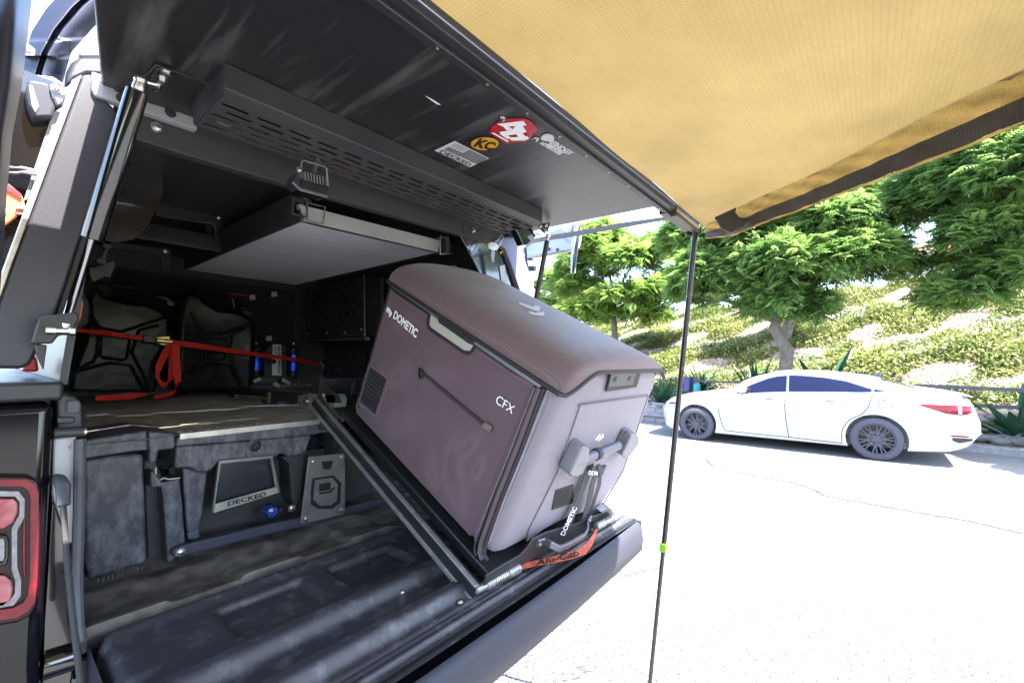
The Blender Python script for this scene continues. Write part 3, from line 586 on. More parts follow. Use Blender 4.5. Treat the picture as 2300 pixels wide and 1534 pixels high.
build('bolt', MB().lathe(PY(102, 742, 1.105), (1, 0, 0), [(0, .007), (.012, .007), (.013, .005), (.028, .005), (.03, .008), (.036, .008)], 6), M['zinc'], can)
mb = MB().prism([PY(*q, .93) for q in [(1205, 503), (1236, 500), (1232, 520), (1226, 526), (1218, 520)]], (0, .004, 0)); build('strut_bracket', mb, M['coat'], can, bevel=.001)
for q in ((1213, 508), (1226, 506), (1224, 520)): build('bolt', MB().bolt(PY(*q, .928), (0, -1, 0), .006), M['zinc'], can)
# keys and cable at the far side
ky = thing('key_bunch', PY(1115, 560, 1.1), 'bunch of keys on a wire loop hanging in the far top corner', 'keys')
build('key_ring', MB().tube([PY(*q, 1.1) for q in [(1128, 528), (1112, 545), (1106, 556), (1115, 562), (1124, 548), (1132, 530)]], .0016, 6), M['zinc'], ky)
build('key', MB().prism([PY(*q, 1.1) for q in [(1104, 560), (1112, 566), (1109, 590), (1105, 588), (1103, 572)]], (0, .002, 0)), M['steel'], ky)
build('key', MB().prism([PY(*q, 1.095) for q in [(1096, 548), (1104, 544), (1118, 548), (1120, 558), (1110, 563), (1098, 558)]], (0, .004, 0)), M['alu'], ky)
tag(build('cable_loop', MB().tube([PY(*q, 1.1) for q in [(1043, 498), (1040, 512), (1042, 525), (1052, 529), (1066, 524), (1082, 515)]], .0022, 8), M['rubber']), 'thin black cable loop dangling from the slotted panel at its far end', 'cable')
# ================================================================== AWNING
aw = thing('awning', (.9, .5, 2.08), 'tan canvas awning with black trim stretched out from the hatch rail', 'awning')
A_, B_ = Vector((-.35, .50, 2.088)), Vector((1.745, .485, 2.072))
C_ = PZ(2300, 159, 2.005); 
dirr = (C_-B_); D_ = B_ + dirr*2.6; E_ = Vector((-.6, D_.y, D_.z))
def awn(a, c):
    p = (A_*(1-a)+B_*a)*(1-c) + (E_*(1-a)+D_*a)*c
    sag = .018*math.sin(math.pi*min(1, a))*math.sin(math.pi*c) + .004*math.sin(22*a+3*c)*math.exp(-c*9) + .004*math.sin(26*c+2*a)*math.exp(-(1-a)*9)
    return p - Vector((0, 0, sag))
build('canvas', MB().grid(awn, 120, 90), M['awning'], aw, smooth=80)
wing = MB().grid(lambda a, c: Vector((-1.3+1.42*a, -1.2+2.15*c, 2.13+.02*math.sin(3*a)*math.sin(2*c))), 12, 12)
build('shade_canvas', wing, M['awning'], aw, smooth=80)  # unseen wing, added to shade the tail light and lower pillar
# hanging valance: yellow cloth, black band, thin yellow binding
ed = [awn(1, c) for c in np.linspace(0, 1, 120)]
def drop(k, d, o=0):
    p = ed[k]; s = min(1, k/10)
    return p + Vector((.010*(math.sin(k*.21+1)+.6*math.sin(k*.37)+.5*math.sin(k*.83+2)*math.sin(k*.11))*d*9 + .004, 0, -d*(.55+.45*s)*(1+.06*math.sin(k*.17)))) + Vector((.0035*math.sin(k*1.9+d*120)*math.sin(k*.31), .002*math.sin(k*1.3-d*150), 0))*(d > 0)
def band(d0, d1, n, m, name, x=0):
    vs = []; 
    for k in range(120):
        for i in range(n): vs.append(drop(k, d0+(d1-d0)*i/(n-1)) + Vector((x, 0, 0)))
    fs = [(k*n+i, k*n+i+1, (k+1)*n+i+1, (k+1)*n+i) for k in range(119) for i in range(n-1)]
    return build(name, MB().add(vs, fs), m, aw, smooth=80)
band(-.006, .043, 12, M['valance'], 'valance'); band(.043, .080, 4, M['awning_dark'], 'trim_band', -.0015); band(.080, .0855, 2, M['valance'], 'binding')
# curled black corner flap
cq = Z_(2.03)
build('corner_flap', MB().prism([PP(q[0], q[1], B_-CF*.28, CF) for q in [(1604, 489), (1622, 481), (1652, 467), (1650, 479), (1658, 489), (1680, 492), (1668, 510), (1640, 524), (1618, 513)]], -CF*.006), M['awning_dark'], aw, bevel=.001)
build('canvas_hem', MB().tube([Vector((x, .493, 2.076)) for x in np.linspace(-.3, 1.72, 12)], .005, 6), M['awning_dark'], aw)
# aluminium arm running out of the rail
build('awning_arm', MB().box(1.475, 1.735, .496, .520, 2.040, 2.078), mat('brown_arm', (.07, .055, .03), .4, .3), aw, bevel=.002)
build('arm_channel', MB().box(1.45, 1.735, .521, .548, 2.048, 2.060), M['black'], aw, bevel=.001)
build('arm_end_cap', MB().box(1.735, 1.742, .494, .55, 2.036, 2.080), M['black'], aw, bevel=.001)
build('cap_screw', MB().bolt((1.73, .495, 2.055), (0, -1, 0), .005), M['black'], aw)
# pole
PT = PY(1563, 512, .51); PBt = PZ(1452, 1610, 0.0)
PBt = Vector((PBt.x, PBt.y, 0))
pole = thing('awning_pole', PBt, 'thin dark telescopic pole propping the awning corner above the road', 'pole')
md = PT.lerp(PBt, .50); dd = (PBt-PT)
def onpole(px, py):
    # nearest point on the pole to the sight line through a pixel
    best = min((abs((PT.lerp(PBt, t)-CAM).normalized().dot(ray(px, py).normalized())-1), t) for t in np.linspace(0, 1, 800)); return PT.lerp(PBt, best[1])
cl = onpole(1487, 1227)
build('upper_tube', MB().lathe(PT, dd, [(0, .0105), ((cl-PT).length, .0105)], 20), mat('pole_coat', (.02, .02, .022), .28, .3, col2=(.16, .16, .15), nscale=26, ramp=(.62, .75)), pole)
build('lower_tube', MB().lathe(cl, dd, [(0, .0088), ((PBt-cl).length, .0088)], 20), mat('pole_coat_inner', (.035, .035, .035), .3, .4, col2=(.16, .16, .15), nscale=26, ramp=(.62, .75)), pole)
build('clamp', MB().obox(cl, (.014, 0, 0), (0, .014, 0), dd.normalized()*.018), M['green_clip'], pole, bevel=.002)
gp = build('pole_head', MB().lathe(PT-dd.normalized()*.028, dd, [(-.012, .010), (.0, .020), (.006, .013), (.020, .0135), (.040, .015)], 14), M['green_clip'], pole)
build('foot', MB().lathe(PBt, (0, 0, 1), [(0, .022), (.02, .014)], 12), M['rubber'], pole)
# dark guy strap
gs = [PX(*q, xx) for q, xx in (((1555, 492), 1.70), ((1500, 490), 1.69), ((1400, 506), 1.66), ((1300, 524), 1.63), ((1230, 535), 1.6), ((1196, 542), 1.58), ((1180, 552), 1.56))]
tag(build('guy_strap', MB().ribbon(gs, [Vector((0, 0, .006))]*2 + [Vector((0, 0, .011))]*3 + [Vector((0, 0, .010))]*2, .001), M['webbing']), 'dark flat strap running from the awning corner back to the canopy', 'strap')
# hanging strap with a buckle beside the far pillar
hs = thing('buckle_strap', PX(1182, 556, 1.7), 'short black strap with wire hook hanging beside the far pillar', 'strap')
build('webbing', MB().ribbon([PX(*q, 1.7) for q in [(1180, 556), (1182, 585), (1186, 610), (1192, 635), (1190, 648)]], Vector((0, .008, 0)), .001), M['webbing'], hs)
build('hook', MB().tube([PX(*q, 1.69) for q in [(1192, 610), (1194, 620), (1186, 632), (1190, 642), (1196, 630), (1193, 618)]], .0012, 6), M['zinc'], hs)
mb = MB()
for (a, c, w_, h_) in ((1186, 582, 16, 5), (1190, 603, 20, 11), (1196, 646, 22, 6)):
    mb.prism([PX(a-w_/2, c-h_/2, 1.75), PX(a+w_/2, c-h_/2-1, 1.75), PX(a+w_/2, c+h_/2, 1.75), PX(a-w_/2, c+h_/2, 1.75)], (.02, 0, 0))
build('side_hinge', mb, M['coat'], can, bevel=.002)
# pale side door of the canopy swung up on the far side
sd = thing('side_hatch', PX(1240, 560, 2.0), 'pale raised side door seen past the far hatch corner, sky behind', 'hatch door')
s20 = X_(1.95)
build('door_skin', MB().prism([s20(*q) for q in [(1166, 560), (1190, 548), (1240, 520), (1296, 505), (1303, 520), (1296, 556), (1270, 566), (1215, 576), (1185, 580)]], (.03, 0, 0)), M['white_panel'], sd, bevel=.004)
build('door_rib', MB().prism([s20(*q) for q in [(1232, 524), (1262, 512), (1300, 545), (1292, 552), (1265, 530), (1238, 532)]], (-.006, 0, 0)), M['steel'], sd, bevel=.001)
build('door_lip', MB().prism([s20(*q) for q in [(1178, 576), (1298, 553), (1297, 558), (1180, 582)]], (-.008, 0, 0)), M['steel'], sd, bevel=.001)
for q in ((1234, 560), (1254, 562)): build('knob', MB().lathe(PX(*q, 1.95), (-1, 0, 0), [(0, .006), (.006, .006), (.008, .010), (.011, .010)], 12), M['black'], sd)
rag = MB().grid(lambda a, c: PX(1282+a*(24-14*c), 502+c*112, 1.85+.02*math.sin(a*9+c*3)), 8, 20)
tag(build('tattered_ribbon', rag, M['white_panel']), 'frayed pale fabric tail dangling before the trees at the far side', 'fabric')

# ================================================================== CARGO DROP SLIDE + COOLER
TH = R_(26.5); XL = .77
fu = Vector((0, -math.cos(TH), -math.sin(TH))); fv = Vector((0, -math.sin(TH), math.cos(TH))); fw = Vector((1, 0, 0))
FO = PX(795, 930, XL)
def FL_(u, v, w): return FO + fu*u + fv*v + fw*w
LE, WI = .655, .53
def PE(px, py, d=0): return PP(px, py, FO+fu*(LE+d), fu)     # on the end face
def PS(px, py, d=0): return PX(px, py, XL-d)                 # on the side face
def floc(p): q = p-FO; return (q.dot(fu), q.dot(fv), q.dot(fw))
fr = thing('covered_fridge', FL_(.3, 0, .25), 'large cooler in a padded plum fabric cover tilted on the drop slide', 'cooler')
def rrect(w0, w1, v0, v1, rb, rt, n=6):
    pts = []
    for (cw_, cv_, r, a0) in ((w1-rb, v0+rb, rb, -90), (w1-rt, v1-rt, rt, 0), (w0+rt, v1-rt, rt, 90), (w0+rb, v0+rb, rb, 180)):
        for k in range(n+1):
            a = R_(a0+90*k/n); pts.append((cw_+r*math.cos(a), cv_+r*math.sin(a)))
    return pts
def loft(secs):
    n = len(secs[0]); vs = [p for s in secs for p in s]
    fs = [(i*n+k, i*n+(k+1) % n, (i+1)*n+(k+1) % n, (i+1)*n+k) for i in range(len(secs)-1) for k in range(n)]
    return MB().add(vs, fs+[tuple(range(n))[::-1], tuple(range((len(secs)-1)*n, len(secs)*n))])
def sec(u, ins, w0=0, w1=WI, v0=0, v1=.44, rb=.03, rt=.02):
    return [FL_(u, b_, a_) for a_, b_ in rrect(w0+ins, w1-ins, v0+ins, v1-ins, max(.004, rb-ins*.3), max(.004, rt-ins*.3))]
build('body', loft([sec(-.02, .02), sec(-.012, .006), sec(.0, 0), sec(.3, 0), sec(.600, 0)]), M['cover'], fr, smooth=60)
# soft wrinkled front cloth panel, slightly proud
def wr(u, v):
    z = 0
    for (uc, vc, ang, L_, A__, wd) in ((.45, .12, 1.9, .12, .0035, .012), (.50, .08, 2.2, .14, .003, .014), (.40, .05, 2.0, .12, .003, .013), (.15, .22, .9, .12, .0025, .016), (.22, .10, .7, .16, .0025, .02), (.48, .20, 1.2, .07, .004, .008), (.53, .17, 1.5, .06, .004, .007), (.30, .30, .5, .12, .002, .015), (.1, .36, .6, .1, .002, .012), (.05, .12, 1.3, .12, .003, .014)):
        du, dv = u-uc, v-vc; a = du*math.cos(ang)+dv*math.sin(ang); b_ = -du*math.sin(ang)+dv*math.cos(ang)
        z += .45*A__*math.exp(-(a/L_)**2*3-(b_/(wd*2))**2)
    return z
build('front_cloth', MB().grid(lambda a, c: FL_(.012+.572*a, .012+.402*c, -.0015-wr(.012+.572*a, .012+.402*c)*smoothstep(0, .08, a)*smoothstep(1, .92, a)*smoothstep(0, .1, c)*smoothstep(1, .95, c)), 110, 80), M['cover'], fr, smooth=80)
# padded end shell
EN = [sec(.606, .004, v1=.50, rb=.05, rt=.085), sec(.625, -.004, v1=.498, rb=.05, rt=.085), sec(.640, .0, v1=.50, rb=.05, rt=.085), sec(.650, .010, v1=.50, rb=.05, rt=.085), sec(LE, .030, v1=.50, rb=.05, rt=.085)]
build('end_shell', loft(EN), M['cover_end'], fr, smooth=80)
build('end_pad', MB().prism([PE(*q) for q in [(1302, 908), (1456, 888), (1452, 905), (1400, 1050), (1345, 1136), (1240, 1170), (1180, 1215), (1185, 1190), (1250, 1060)]], fu*.004), M['cover_end'], fr, bevel=.003, seg=3)
# lid
def lid_top(w): 
    s = (w+.008)/(WI+.016); return .066*(max(0, 1-abs(2*s-1)**6))**(1/2.4) + .020*math.sin(math.pi*s)
def lsec(u, k, fl):
    pts = []; n = 28; w0, w1 = -.008+k*.02, WI+.008-k*.02
    base = .448
    rise = lambda w_: fl*smoothstep(.0, .11, w_)*(1-.5*smoothstep(WI-.05, WI, w_))
    for i in range(n+1):
        s = i/n; s = .5-.5*math.cos(math.pi*s); w_ = w0+(w1-w0)*s; edge = 0
        pts.append(FL_(u, base + max(rise(w_), lid_top(-.008+(WI+.016)*s)*(1-k*.55*smoothstep(.6, 1, 1 if u > .3 or u < 0 else 0))), w_))
    for i in range(24, -1, -1): w_ = w0+(w1-w0)*i/24; pts.append(FL_(u, base-.004+rise(w_), w_))
    return pts
build('lid', loft([lsec(-.035, 1, 0), lsec(-.031, .55, 0), lsec(-.022, .22, 0), lsec(-.005, 0, 0)] + [lsec(u_, 0, 0) for u_ in (.1, .2, .3, .4, .5, .58)] + [lsec(.606, .0, .0), lsec(.607, .0, .052), lsec(.640, .05, .052), lsec(.656, .18, .052), lsec(.663, .42, .052)]), M['cover_top'], fr, smooth=80)
# piping of the lid round the near corner and the end
pp = [PS(*q, .009) for q in [(868, 632), (960, 685), (1060, 752), (1150, 815), (1195, 842)]]
pe = [PE(*q, .012) for q in [(1222, 858), (1240, 852), (1262, 836), (1290, 821), (1330, 814), (1390, 810), (1440, 808), (1462, 818), (1477, 836)]]
_rz = lambda w_: .052*smoothstep(.0, .11, w_)*(1-.5*smoothstep(WI-.05, WI, w_))
pp = [FL_(u_, .444, -.0095) for u_ in (-.02, .1, .25, .4, .55, .605, .64, .655)]; pe = [FL_(.664, .444+_rz(w_), w_) for w_ in np.linspace(.004, WI-.004, 30)]
build('lid_piping', MB().tube(pp+pe, .0052, 8), M['cover_black'], fr)
build('lid_gap', MB().prism([PS(*q, .002) for q in [(872, 630), (960, 683), (1060, 750), (1150, 812), (1225, 856), (1222, 872), (1150, 838), (1060, 775), (960, 706), (878, 648)]], fw*.02), M['cover_black'], fr)
build('lid_strip', MB().prism([PS(*q, .005) for q in [(876, 636), (960, 692), (1060, 760), (1150, 822), (1216, 862), (1212, 872), (1150, 832), (1060, 770), (960, 700), (876, 642)]], fw*.01), M['handle'], fr, bevel=.001)
rec = build('handle_recess', MB().prism([PS(*q, .0045) for q in [(962, 700), (1068, 775), (1060, 792), (1050, 798), (1040, 795), (964, 742), (958, 734), (957, 724)]], fw*.01), M['cover_black'], fr)
build('recess_lip', MB().prism([PS(*q, .0075) for q in [(967, 706), (1062, 776), (1054, 788), (1042, 787), (969, 737), (964, 730)]], fw*.003), mat('tan_liner', (.33, .31, .27), .5), fr, bevel=.002)
build('latch', MB().prism([PS(*q, .010) for q in [(984, 712), (1064, 766), (1060, 774), (1052, 772), (984, 724)]], fw*.003), M['cover_black'], fr, bevel=.001)
# vertical seams and bindings near the end
def seam(pxs, r, m, name='seam', d=.004): return build(name, MB().tube([PS(*q, d) for q in pxs], r, 6), m, fr)
seam([(1203, 868), (1150, 1010), (1105, 1120), (1070, 1215), (1066, 1232), (1070, 1248)], .0045, M['cover_black'], 'binding')
seam([(1212, 872), (1160, 1012), (1115, 1125), (1082, 1218), (1078, 1240), (1084, 1256)], .0070, M['cover'], 'padded_welt', .003)
seam([(1222, 872), (1170, 1012), (1122, 1130), (1090, 1222), (1088, 1245), (1095, 1258)], .0045, M['cover_black'], 'binding', .006)
seam([(876, 646), (850, 740), (820, 850), (802, 902), (806, 916)], .002, M['cover_black'])
seam([(884, 655), (1050, 765)], .0015, M['cover_black'], 'seam', .003)
st = MB()
for base in ([(1199, 872), (1146, 1012), (1101, 1122), (1066, 1215)], [(1230, 878), (1177, 1016), (1129, 1134), (1097, 1222)]):
    P_ = [PS(*q, .0095) for q in base]
    for i in range(len(P_)-1):
        n = 26
        for k in range(n): st.tube([P_[i].lerp(P_[i+1], k/n), P_[i].lerp(P_[i+1], (k+.55)/n)], .0006, 4)
build('stitching', st, M['offwhite'], fr, kind='stuff')
# zip, pull, vent
seam([(945, 834), (1020, 898), (1093, 958)], .0045, M['cover_black'], 'zip', .004)
build('zip_teeth', MB().ribbon([PS(*q, .0095) for q in [(946, 834), (1020, 897), (1092, 956)]], (fv*.0014), .0005), M['webbing'], fr)
build('zip_pull', MB().prism([PS(*q, .010) for q in [(941, 826), (948, 828), (949, 850), (944, 852), (941, 845)]], fw*-.003), M['black'], fr, bevel=.001)
build('zip_tab', MB().prism([PS(*q, .009) for q in [(1089, 947), (1106, 958), (1101, 970), (1082, 958)]], fw*-.002), mat('brown_tab', (.16, .10, .08), .5), fr, bevel=.001)
vt = build('vent_frame', MB().prism([PS(*q, .0045) for q in [(829, 815), (876, 850), (846, 942), (803, 906)]], fw*.004), M['cover'], fr, bevel=.002)
build('vent_mesh', MB().prism([PS(*q, .0055) for q in [(831, 824), (868, 852), (842, 930), (809, 902)]], fw*.002), M['cover_black'], vt)
mb = MB()
for k in range(9):
    a = (k+.5)/9; l_ = PS(831+(809-831)*a, 824+(902-824)*a, .0065); r_ = PS(868+(842-868)*a, 852+(930-852)*a, .0065); mb.tube([l_, r_], .0022, 5)
build('vent_slats', mb, M['webbing'], vt)
# lettering
text_quad('DOMETIC', [PS(882, 714, .0085), PS(934, 760, .0085), PS(940, 741, .0085), PS(888, 697, .0085)], 'lettering', M['white'], fr, bold=.035)
def dec(pxs, f=PS, d=.0085): return [f(a, c, d) for a, c in pxs]
for g in ([(868, 695), (871, 688), (875, 700), (873, 706), (871, 699), (869, 703)], [(874, 690), (881, 703), (877, 711), (873, 712), (876, 703), (872, 695)]):
    build('emblem', MB().prism(dec(g), fw*-.0005), M['white'], fr, smooth=0)
text_quad('CFX', [PS(1112, 905, .0085), PS(1150, 930, .0085), PS(1158, 913, .0085), PS(1119, 886, .0085)], 'lettering', M['white'], fr)
tg_ = build('brand_tag', MB().prism([PS(*q, .004) for q in [(788, 868), (796, 854), (798, 864), (790, 886), (786, 884)]], fw*.003), M['black_print'], fr)
# lid emblem pieces, laid on the lid surface
def on_lid(px, py):
    d = ray(px, py); w_ = .3
    for _ in range(12):
        vtop = .448+lid_top(max(0, min(WI, w_))) + .0012; p0 = FO+fv*vtop; t = (p0-CAM).dot(fv)/d.dot(fv); p = CAM+d*t; w_ = p.x-XL
    return p
for g in ([(1167, 679), (1199, 690), (1202, 686), (1214, 690), (1210, 700), (1196, 696), (1165, 683)], [(1188, 699), (1201, 703), (1222, 700), (1223, 710), (1200, 708), (1188, 704)]):
    build('emblem', MB().prism([on_lid(*q) for q in g], fv*.0006), M['offwhite'], fr, smooth=0)
# end face: window, emblem, handle, straps
wn = build('display_frame', MB().prism([PE(*q, .003) for q in [(1369, 835), (1438, 831), (1427, 868), (1358, 878)]], fu*.005), M['cover_black'], fr, bevel=.002)
build('display', MB().prism([PE(*q, .0085) for q in [(1373, 840), (1428, 837), (1421, 864), (1366, 869)]], fu*.0006), mat('display_grey', (.035, .04, .04), .3, spec=.3, col2=(.018, .02, .02), nscale=40), wn)
for q in ((1382, 852), (1414, 850)): build('socket', MB().lathe(PE(*q, .0092), fu, [(0, .007), (.001, .007), (.001, .005)], 14), M['cover_black'], wn)
seam2 = lambda pxs, r: build('end_seam', MB().tube([PE(*q, .004) for q in pxs], r, 6), M['cover'], fr)
seam2([(1300, 910), (1456, 888), (1400, 1056), (1350, 1140)], .002)
for g in ([(1337, 986), (1347, 974), (1350, 980), (1343, 984), (1339, 989)], [(1342, 989), (1351, 981), (1354, 972), (1356, 981), (1345, 990)]):
    build('emblem', MB().prism([PE(*q, .0045) for q in g], fu*.0006), M['white'], fr, smooth=0)
def br(outer, name):
    return build(name, MB().prism([PE(*q, .004) for q in outer], fu*.036), M['handle'], fr, bevel=.004, seg=3)
hb1 = br([(1281, 987), (1292, 983), (1299, 990), (1299, 1014), (1284, 1045), (1272, 1052), (1258, 1050), (1254, 1044)], 'handle_mount')
hb2 = br([(1395, 962), (1404, 958), (1413, 968), (1413, 982), (1392, 1010), (1382, 1014), (1374, 1006)], 'handle_mount')
ha, hb_ = PE(1290, 1040, .028), PE(1388, 1000, .028)
build('grab_bar', MB().lathe(ha, hb_-ha, [(0, .0125), ((hb_-ha).length, .0125)], 20), M['handle_dark'], fr)
build('pivot_cap', MB().lathe(PE(1404, 973, .045), fu, [(0, .010), (.001, .010), (.001, .006), (.002, .006)], 18), M['cover_black'], fr)
# tie strap
stp = thing('tie_strap', PE(1330, 1050, .04), 'charcoal webbing strap lettered DOMETIC looped over the grab bar', 'strap')
lp = []
cb_ = (ha.lerp(hb_, .48)); ax_ = (hb_-ha).normalized()
for k in range(13):
    a = 2*math.pi*k/12; lp.append(cb_ + (fu*math.cos(a)+ax_.cross(fu)*math.sin(a))*.0145)
build('loop', MB().ribbon(lp, ax_*.009, .001), M['webbing'], stp)
def leg(pxs, ws, d, m=M['webbing']): return build('strap_leg', MB().ribbon([PE(*q, d_) for q, d_ in zip(pxs, d)], [ax_*w_ for w_ in ws], .001), m, stp)
leg([(1326, 1044), (1316, 1075), (1296, 1130), (1268, 1204)], [.016, .017, .017, .017], [.034, .020, .018, .03])
leg([(1340, 1060), (1330, 1090), (1322, 1130), (1304, 1185)], [.013, .013, .014, .014], [.03, .026, .022, .03])
leg([(1348, 1058), (1346, 1090), (1336, 1120), (1325, 1165)], [.010, .010, .010, .010], [.03, .022, .014, .012])
build('keeper', MB().ribbon([PE(*q, .042) for q in [(1326, 1052), (1340, 1060), (1356, 1052)]], fv*.011, .004), M['webbing'], stp)
build('keeper', MB().ribbon([PE(*q, .046) for q in [(1344, 1044), (1350, 1066)]], ax_*.009, .003), M['webbing'], stp)
text_quad('DOM', [PE(1322, 1066, .048), PE(1342, 1068, .048), PE(1343, 1058, .048), PE(1323, 1056, .048)], 'lettering', M['offwhite'], stp, bold=.03)
text_quad('DOMETIC', [PE(1268, 1203, .040), PE(1297, 1140, .030), PE(1288, 1137, .030), PE(1258, 1200, .040)], 'lettering', M['offwhite'], stp, bold=.03)
vp_ = build('velcro_patch', MB().prism([PE(*q, .004) for q in [(1247, 1100), (1287, 1087), (1286, 1128), (1238, 1144)]], fu*.003), M['cover_black'], fr, bevel=.001)
mb = MB()
for k in range(9): a = k/9; mb.tube([PE(1252+30*a, 1103-9*a, .0075), PE(1246+32*a, 1136-11*a, .0075)], .0009, 4)
build('velcro_ribs', mb, M['webbing'], vp_)

# ---- slide
sl_ = thing('drop_slide', FL_(.6, -.06, .25), 'black steel drop slide tilted down onto the tailgate under the cooler', 'slide')
build('tray', MB().obox(FL_(.265, -.022, .27), fu*.41, fw*.285, fv*.012), M['black'], sl_, bevel=.003)
build('side_rail', MB().obox(FL_(.265, -.035, -.052), fu*.42, fw*.008, fv*.018), M['black'], sl_, bevel=.002)
build('rail_cap', MB().obox(FL_(.265, -.0155, -.060), fu*.42, fw*.006, fv*.0025), M['steel'], sl_, bevel=.001)
build('rail_cap', MB().obox(FL_(.265, -.052, -.064), fu*.42, fw*.003, fv*.006), M['steel'], sl_, bevel=.001)
build('side_rail', MB().obox(FL_(.265, -.035, .58), fu*.42, fw*.008, fv*.018), M['black'], sl_, bevel=.002)
build('rear_wall', MB().obox(FL_(-.145, .015, .25), fu*.003, fw*.30, fv*.035), M['coat'], sl_, bevel=.001)
build('rear_wall', MB().prism([PX(*q, .735) for q in [(722, 856), (760, 890), (765, 905), (735, 905)]], fw*.004), M['coat'], sl_)
# end plate and lift handle
build('end_plate', MB().prism([PE(*q, .03) for q in [(1083, 1322), (1089, 1290), (1130, 1264), (1165, 1245), (1183, 1226), (1196, 1206), (1225, 1193), (1258, 1183), (1300, 1172), (1330, 1158), (1362, 1146), (1370, 1156), (1300, 1195), (1200, 1250), (1130, 1290)]], fu*.004), M['coat'], sl_, bevel=.001)
build('end_plate_return', MB().prism([PE(*q, .012) for q in [(1338, 1140), (1352, 1130), (1372, 1146), (1362, 1152)]], fu*.02), M['steel'], sl_, bevel=.001)
hpx = [(1205, 1219, .036), (1222, 1214, .040), (1236, 1222, .062), (1256, 1232, .072), (1280, 1222, .072), (1312, 1203, .072), (1318, 1192, .064), (1318, 1176, .042), (1326, 1162, .036)]
build('lift_handle', MB().ribbon([PE(a, c, d) for a, c, d in hpx], fv*.0095, .004), M['handle_dark'], sl_, bevel=.002)
for q in ((1212, 1222), (1324, 1168)): build('bolt', MB().bolt(PE(*q, .045), fu, .004), M['zinc'], sl_)
def latchbar(a, c, name):
    A, B = PZ(*a, 1.046), PZ(*c, 1.046); d = (B-A); L = d.length; n_ = d.normalized()
    build('latch_pin', MB().lathe(A, d, [(0, .006), (.002, .009), (.03, .009), (.032, .0115), (L*.38, .0115)], 16), M['steel'], sl_)
    build('latch_tube', MB().lathe(A+n_*L*.34, d, [(0, .007), (L*.5, .007)], 12), M['black'], sl_)
    sp = [A+n_*(L*.40+L*.30*k/96) + (fu*math.cos(k/96*2*math.pi*8)+fv*math.sin(k/96*2*math.pi*8))*.0105 for k in range(97)]
    build('spring', MB().tube(sp, .0017, 5), M['zinc'], sl_)
    build('latch_collar', MB().lathe(A+n_*L*.70, d, [(0, .012), (L*.28, .012), (L*.3, .008)], 14), M['steel'], sl_)
latchbar((1068, 1326), (1166, 1274), 'l'); latchbar((1393, 1154), (1338, 1184), 'r')
# lanyard
ly = thing('release_lanyard', PE(1250, 1255, .06), 'orange fabric lanyard with black lettering strung between the slide latches', 'lanyard')
lpx = [(1165, 1276), (1180, 1270), (1205, 1264), (1240, 1257), (1275, 1249), (1308, 1238), (1326, 1220), (1336, 1200), (1343, 1182)]
build('webbing', MB().ribbon([PZ(a, c, 1.040+.004*math.sin(i*1.7)) for i, (a, c) in enumerate(lpx)], [(Vector((0, w_*.95, w_*.25)) + fw*x_) for w_, x_ in zip([.006, .008, .009, .011, .012, .011, .009, .008, .006], [0, 0, 0, 0, 0, 0, .006, .009, .009])], .0012), M['orange_strap'], ly)
text_quad('Alu-Cab', [PZ(1203, 1271, 1.050), PZ(1302, 1248, 1.050), PZ(1298, 1234, 1.050), PZ(1200, 1259, 1.050)], 'lettering', M['black_print'], ly, bold=.03, shear=.2)
for q in ((1160, 1279), (1346, 1176)): build('clip', MB().tube([PZ(q[0]+7*math.cos(a), q[1]+5*math.sin(a), 1.048) for a in np.linspace(0, 5.6, 12)], .0018, 6), M['zinc'], ly)

# ---- slide base frame on the deck
bf = thing('slide_base_frame', PX(660, 905, .74), 'black steel slide arm lying on the drawer deck with a raised lever', 'slide frame')
ba = lambda pxs, x, t: MB().prism([PX(*q, x) for q in pxs], fw*t)
build('arm', ba([(513, 872), (520, 868), (605, 878), (605, 893), (512, 884)], .80, .02), M['coat'], bf, bevel=.002)
build('arm', ba([(603, 878), (700, 890), (700, 912), (603, 898)], .76, .03), M['coat'], bf, bevel=.002)
build('arm_joint', ba([(601, 881), (606, 881), (604, 905), (599, 905)], .757, .004), M['alu'], bf)
build('arm_foot', ba([(512, 884), (526, 885), (526, 897), (514, 896)], .80, .02), M['black'], bf, bevel=.001)
build('arm_foot', ba([(588, 896), (612, 898), (612, 908), (588, 906)], .765, .02), M['black'], bf, bevel=.001)
build('bracket', ba([(668, 888), (696, 884), (750, 886), (754, 898), (752, 915), (670, 919)], .735, .04), M['steel'], bf, bevel=.002)
build('lever', ba([(697, 884), (699, 848), (704, 843), (716, 843), (720, 852), (716, 878), (708, 888)], .74, .02), M['coat'], bf, bevel=.003)
build('bolt', MB().bolt(PX(689, 901, .733), (-1, 0, 0), .010), M['zinc'], bf)
build('roller', MB().lathe(PX(728, 884, .745), (0, -1, 0), [(0, .014), (.016, .014), (.017, .008)], 16), M['brass'], bf)

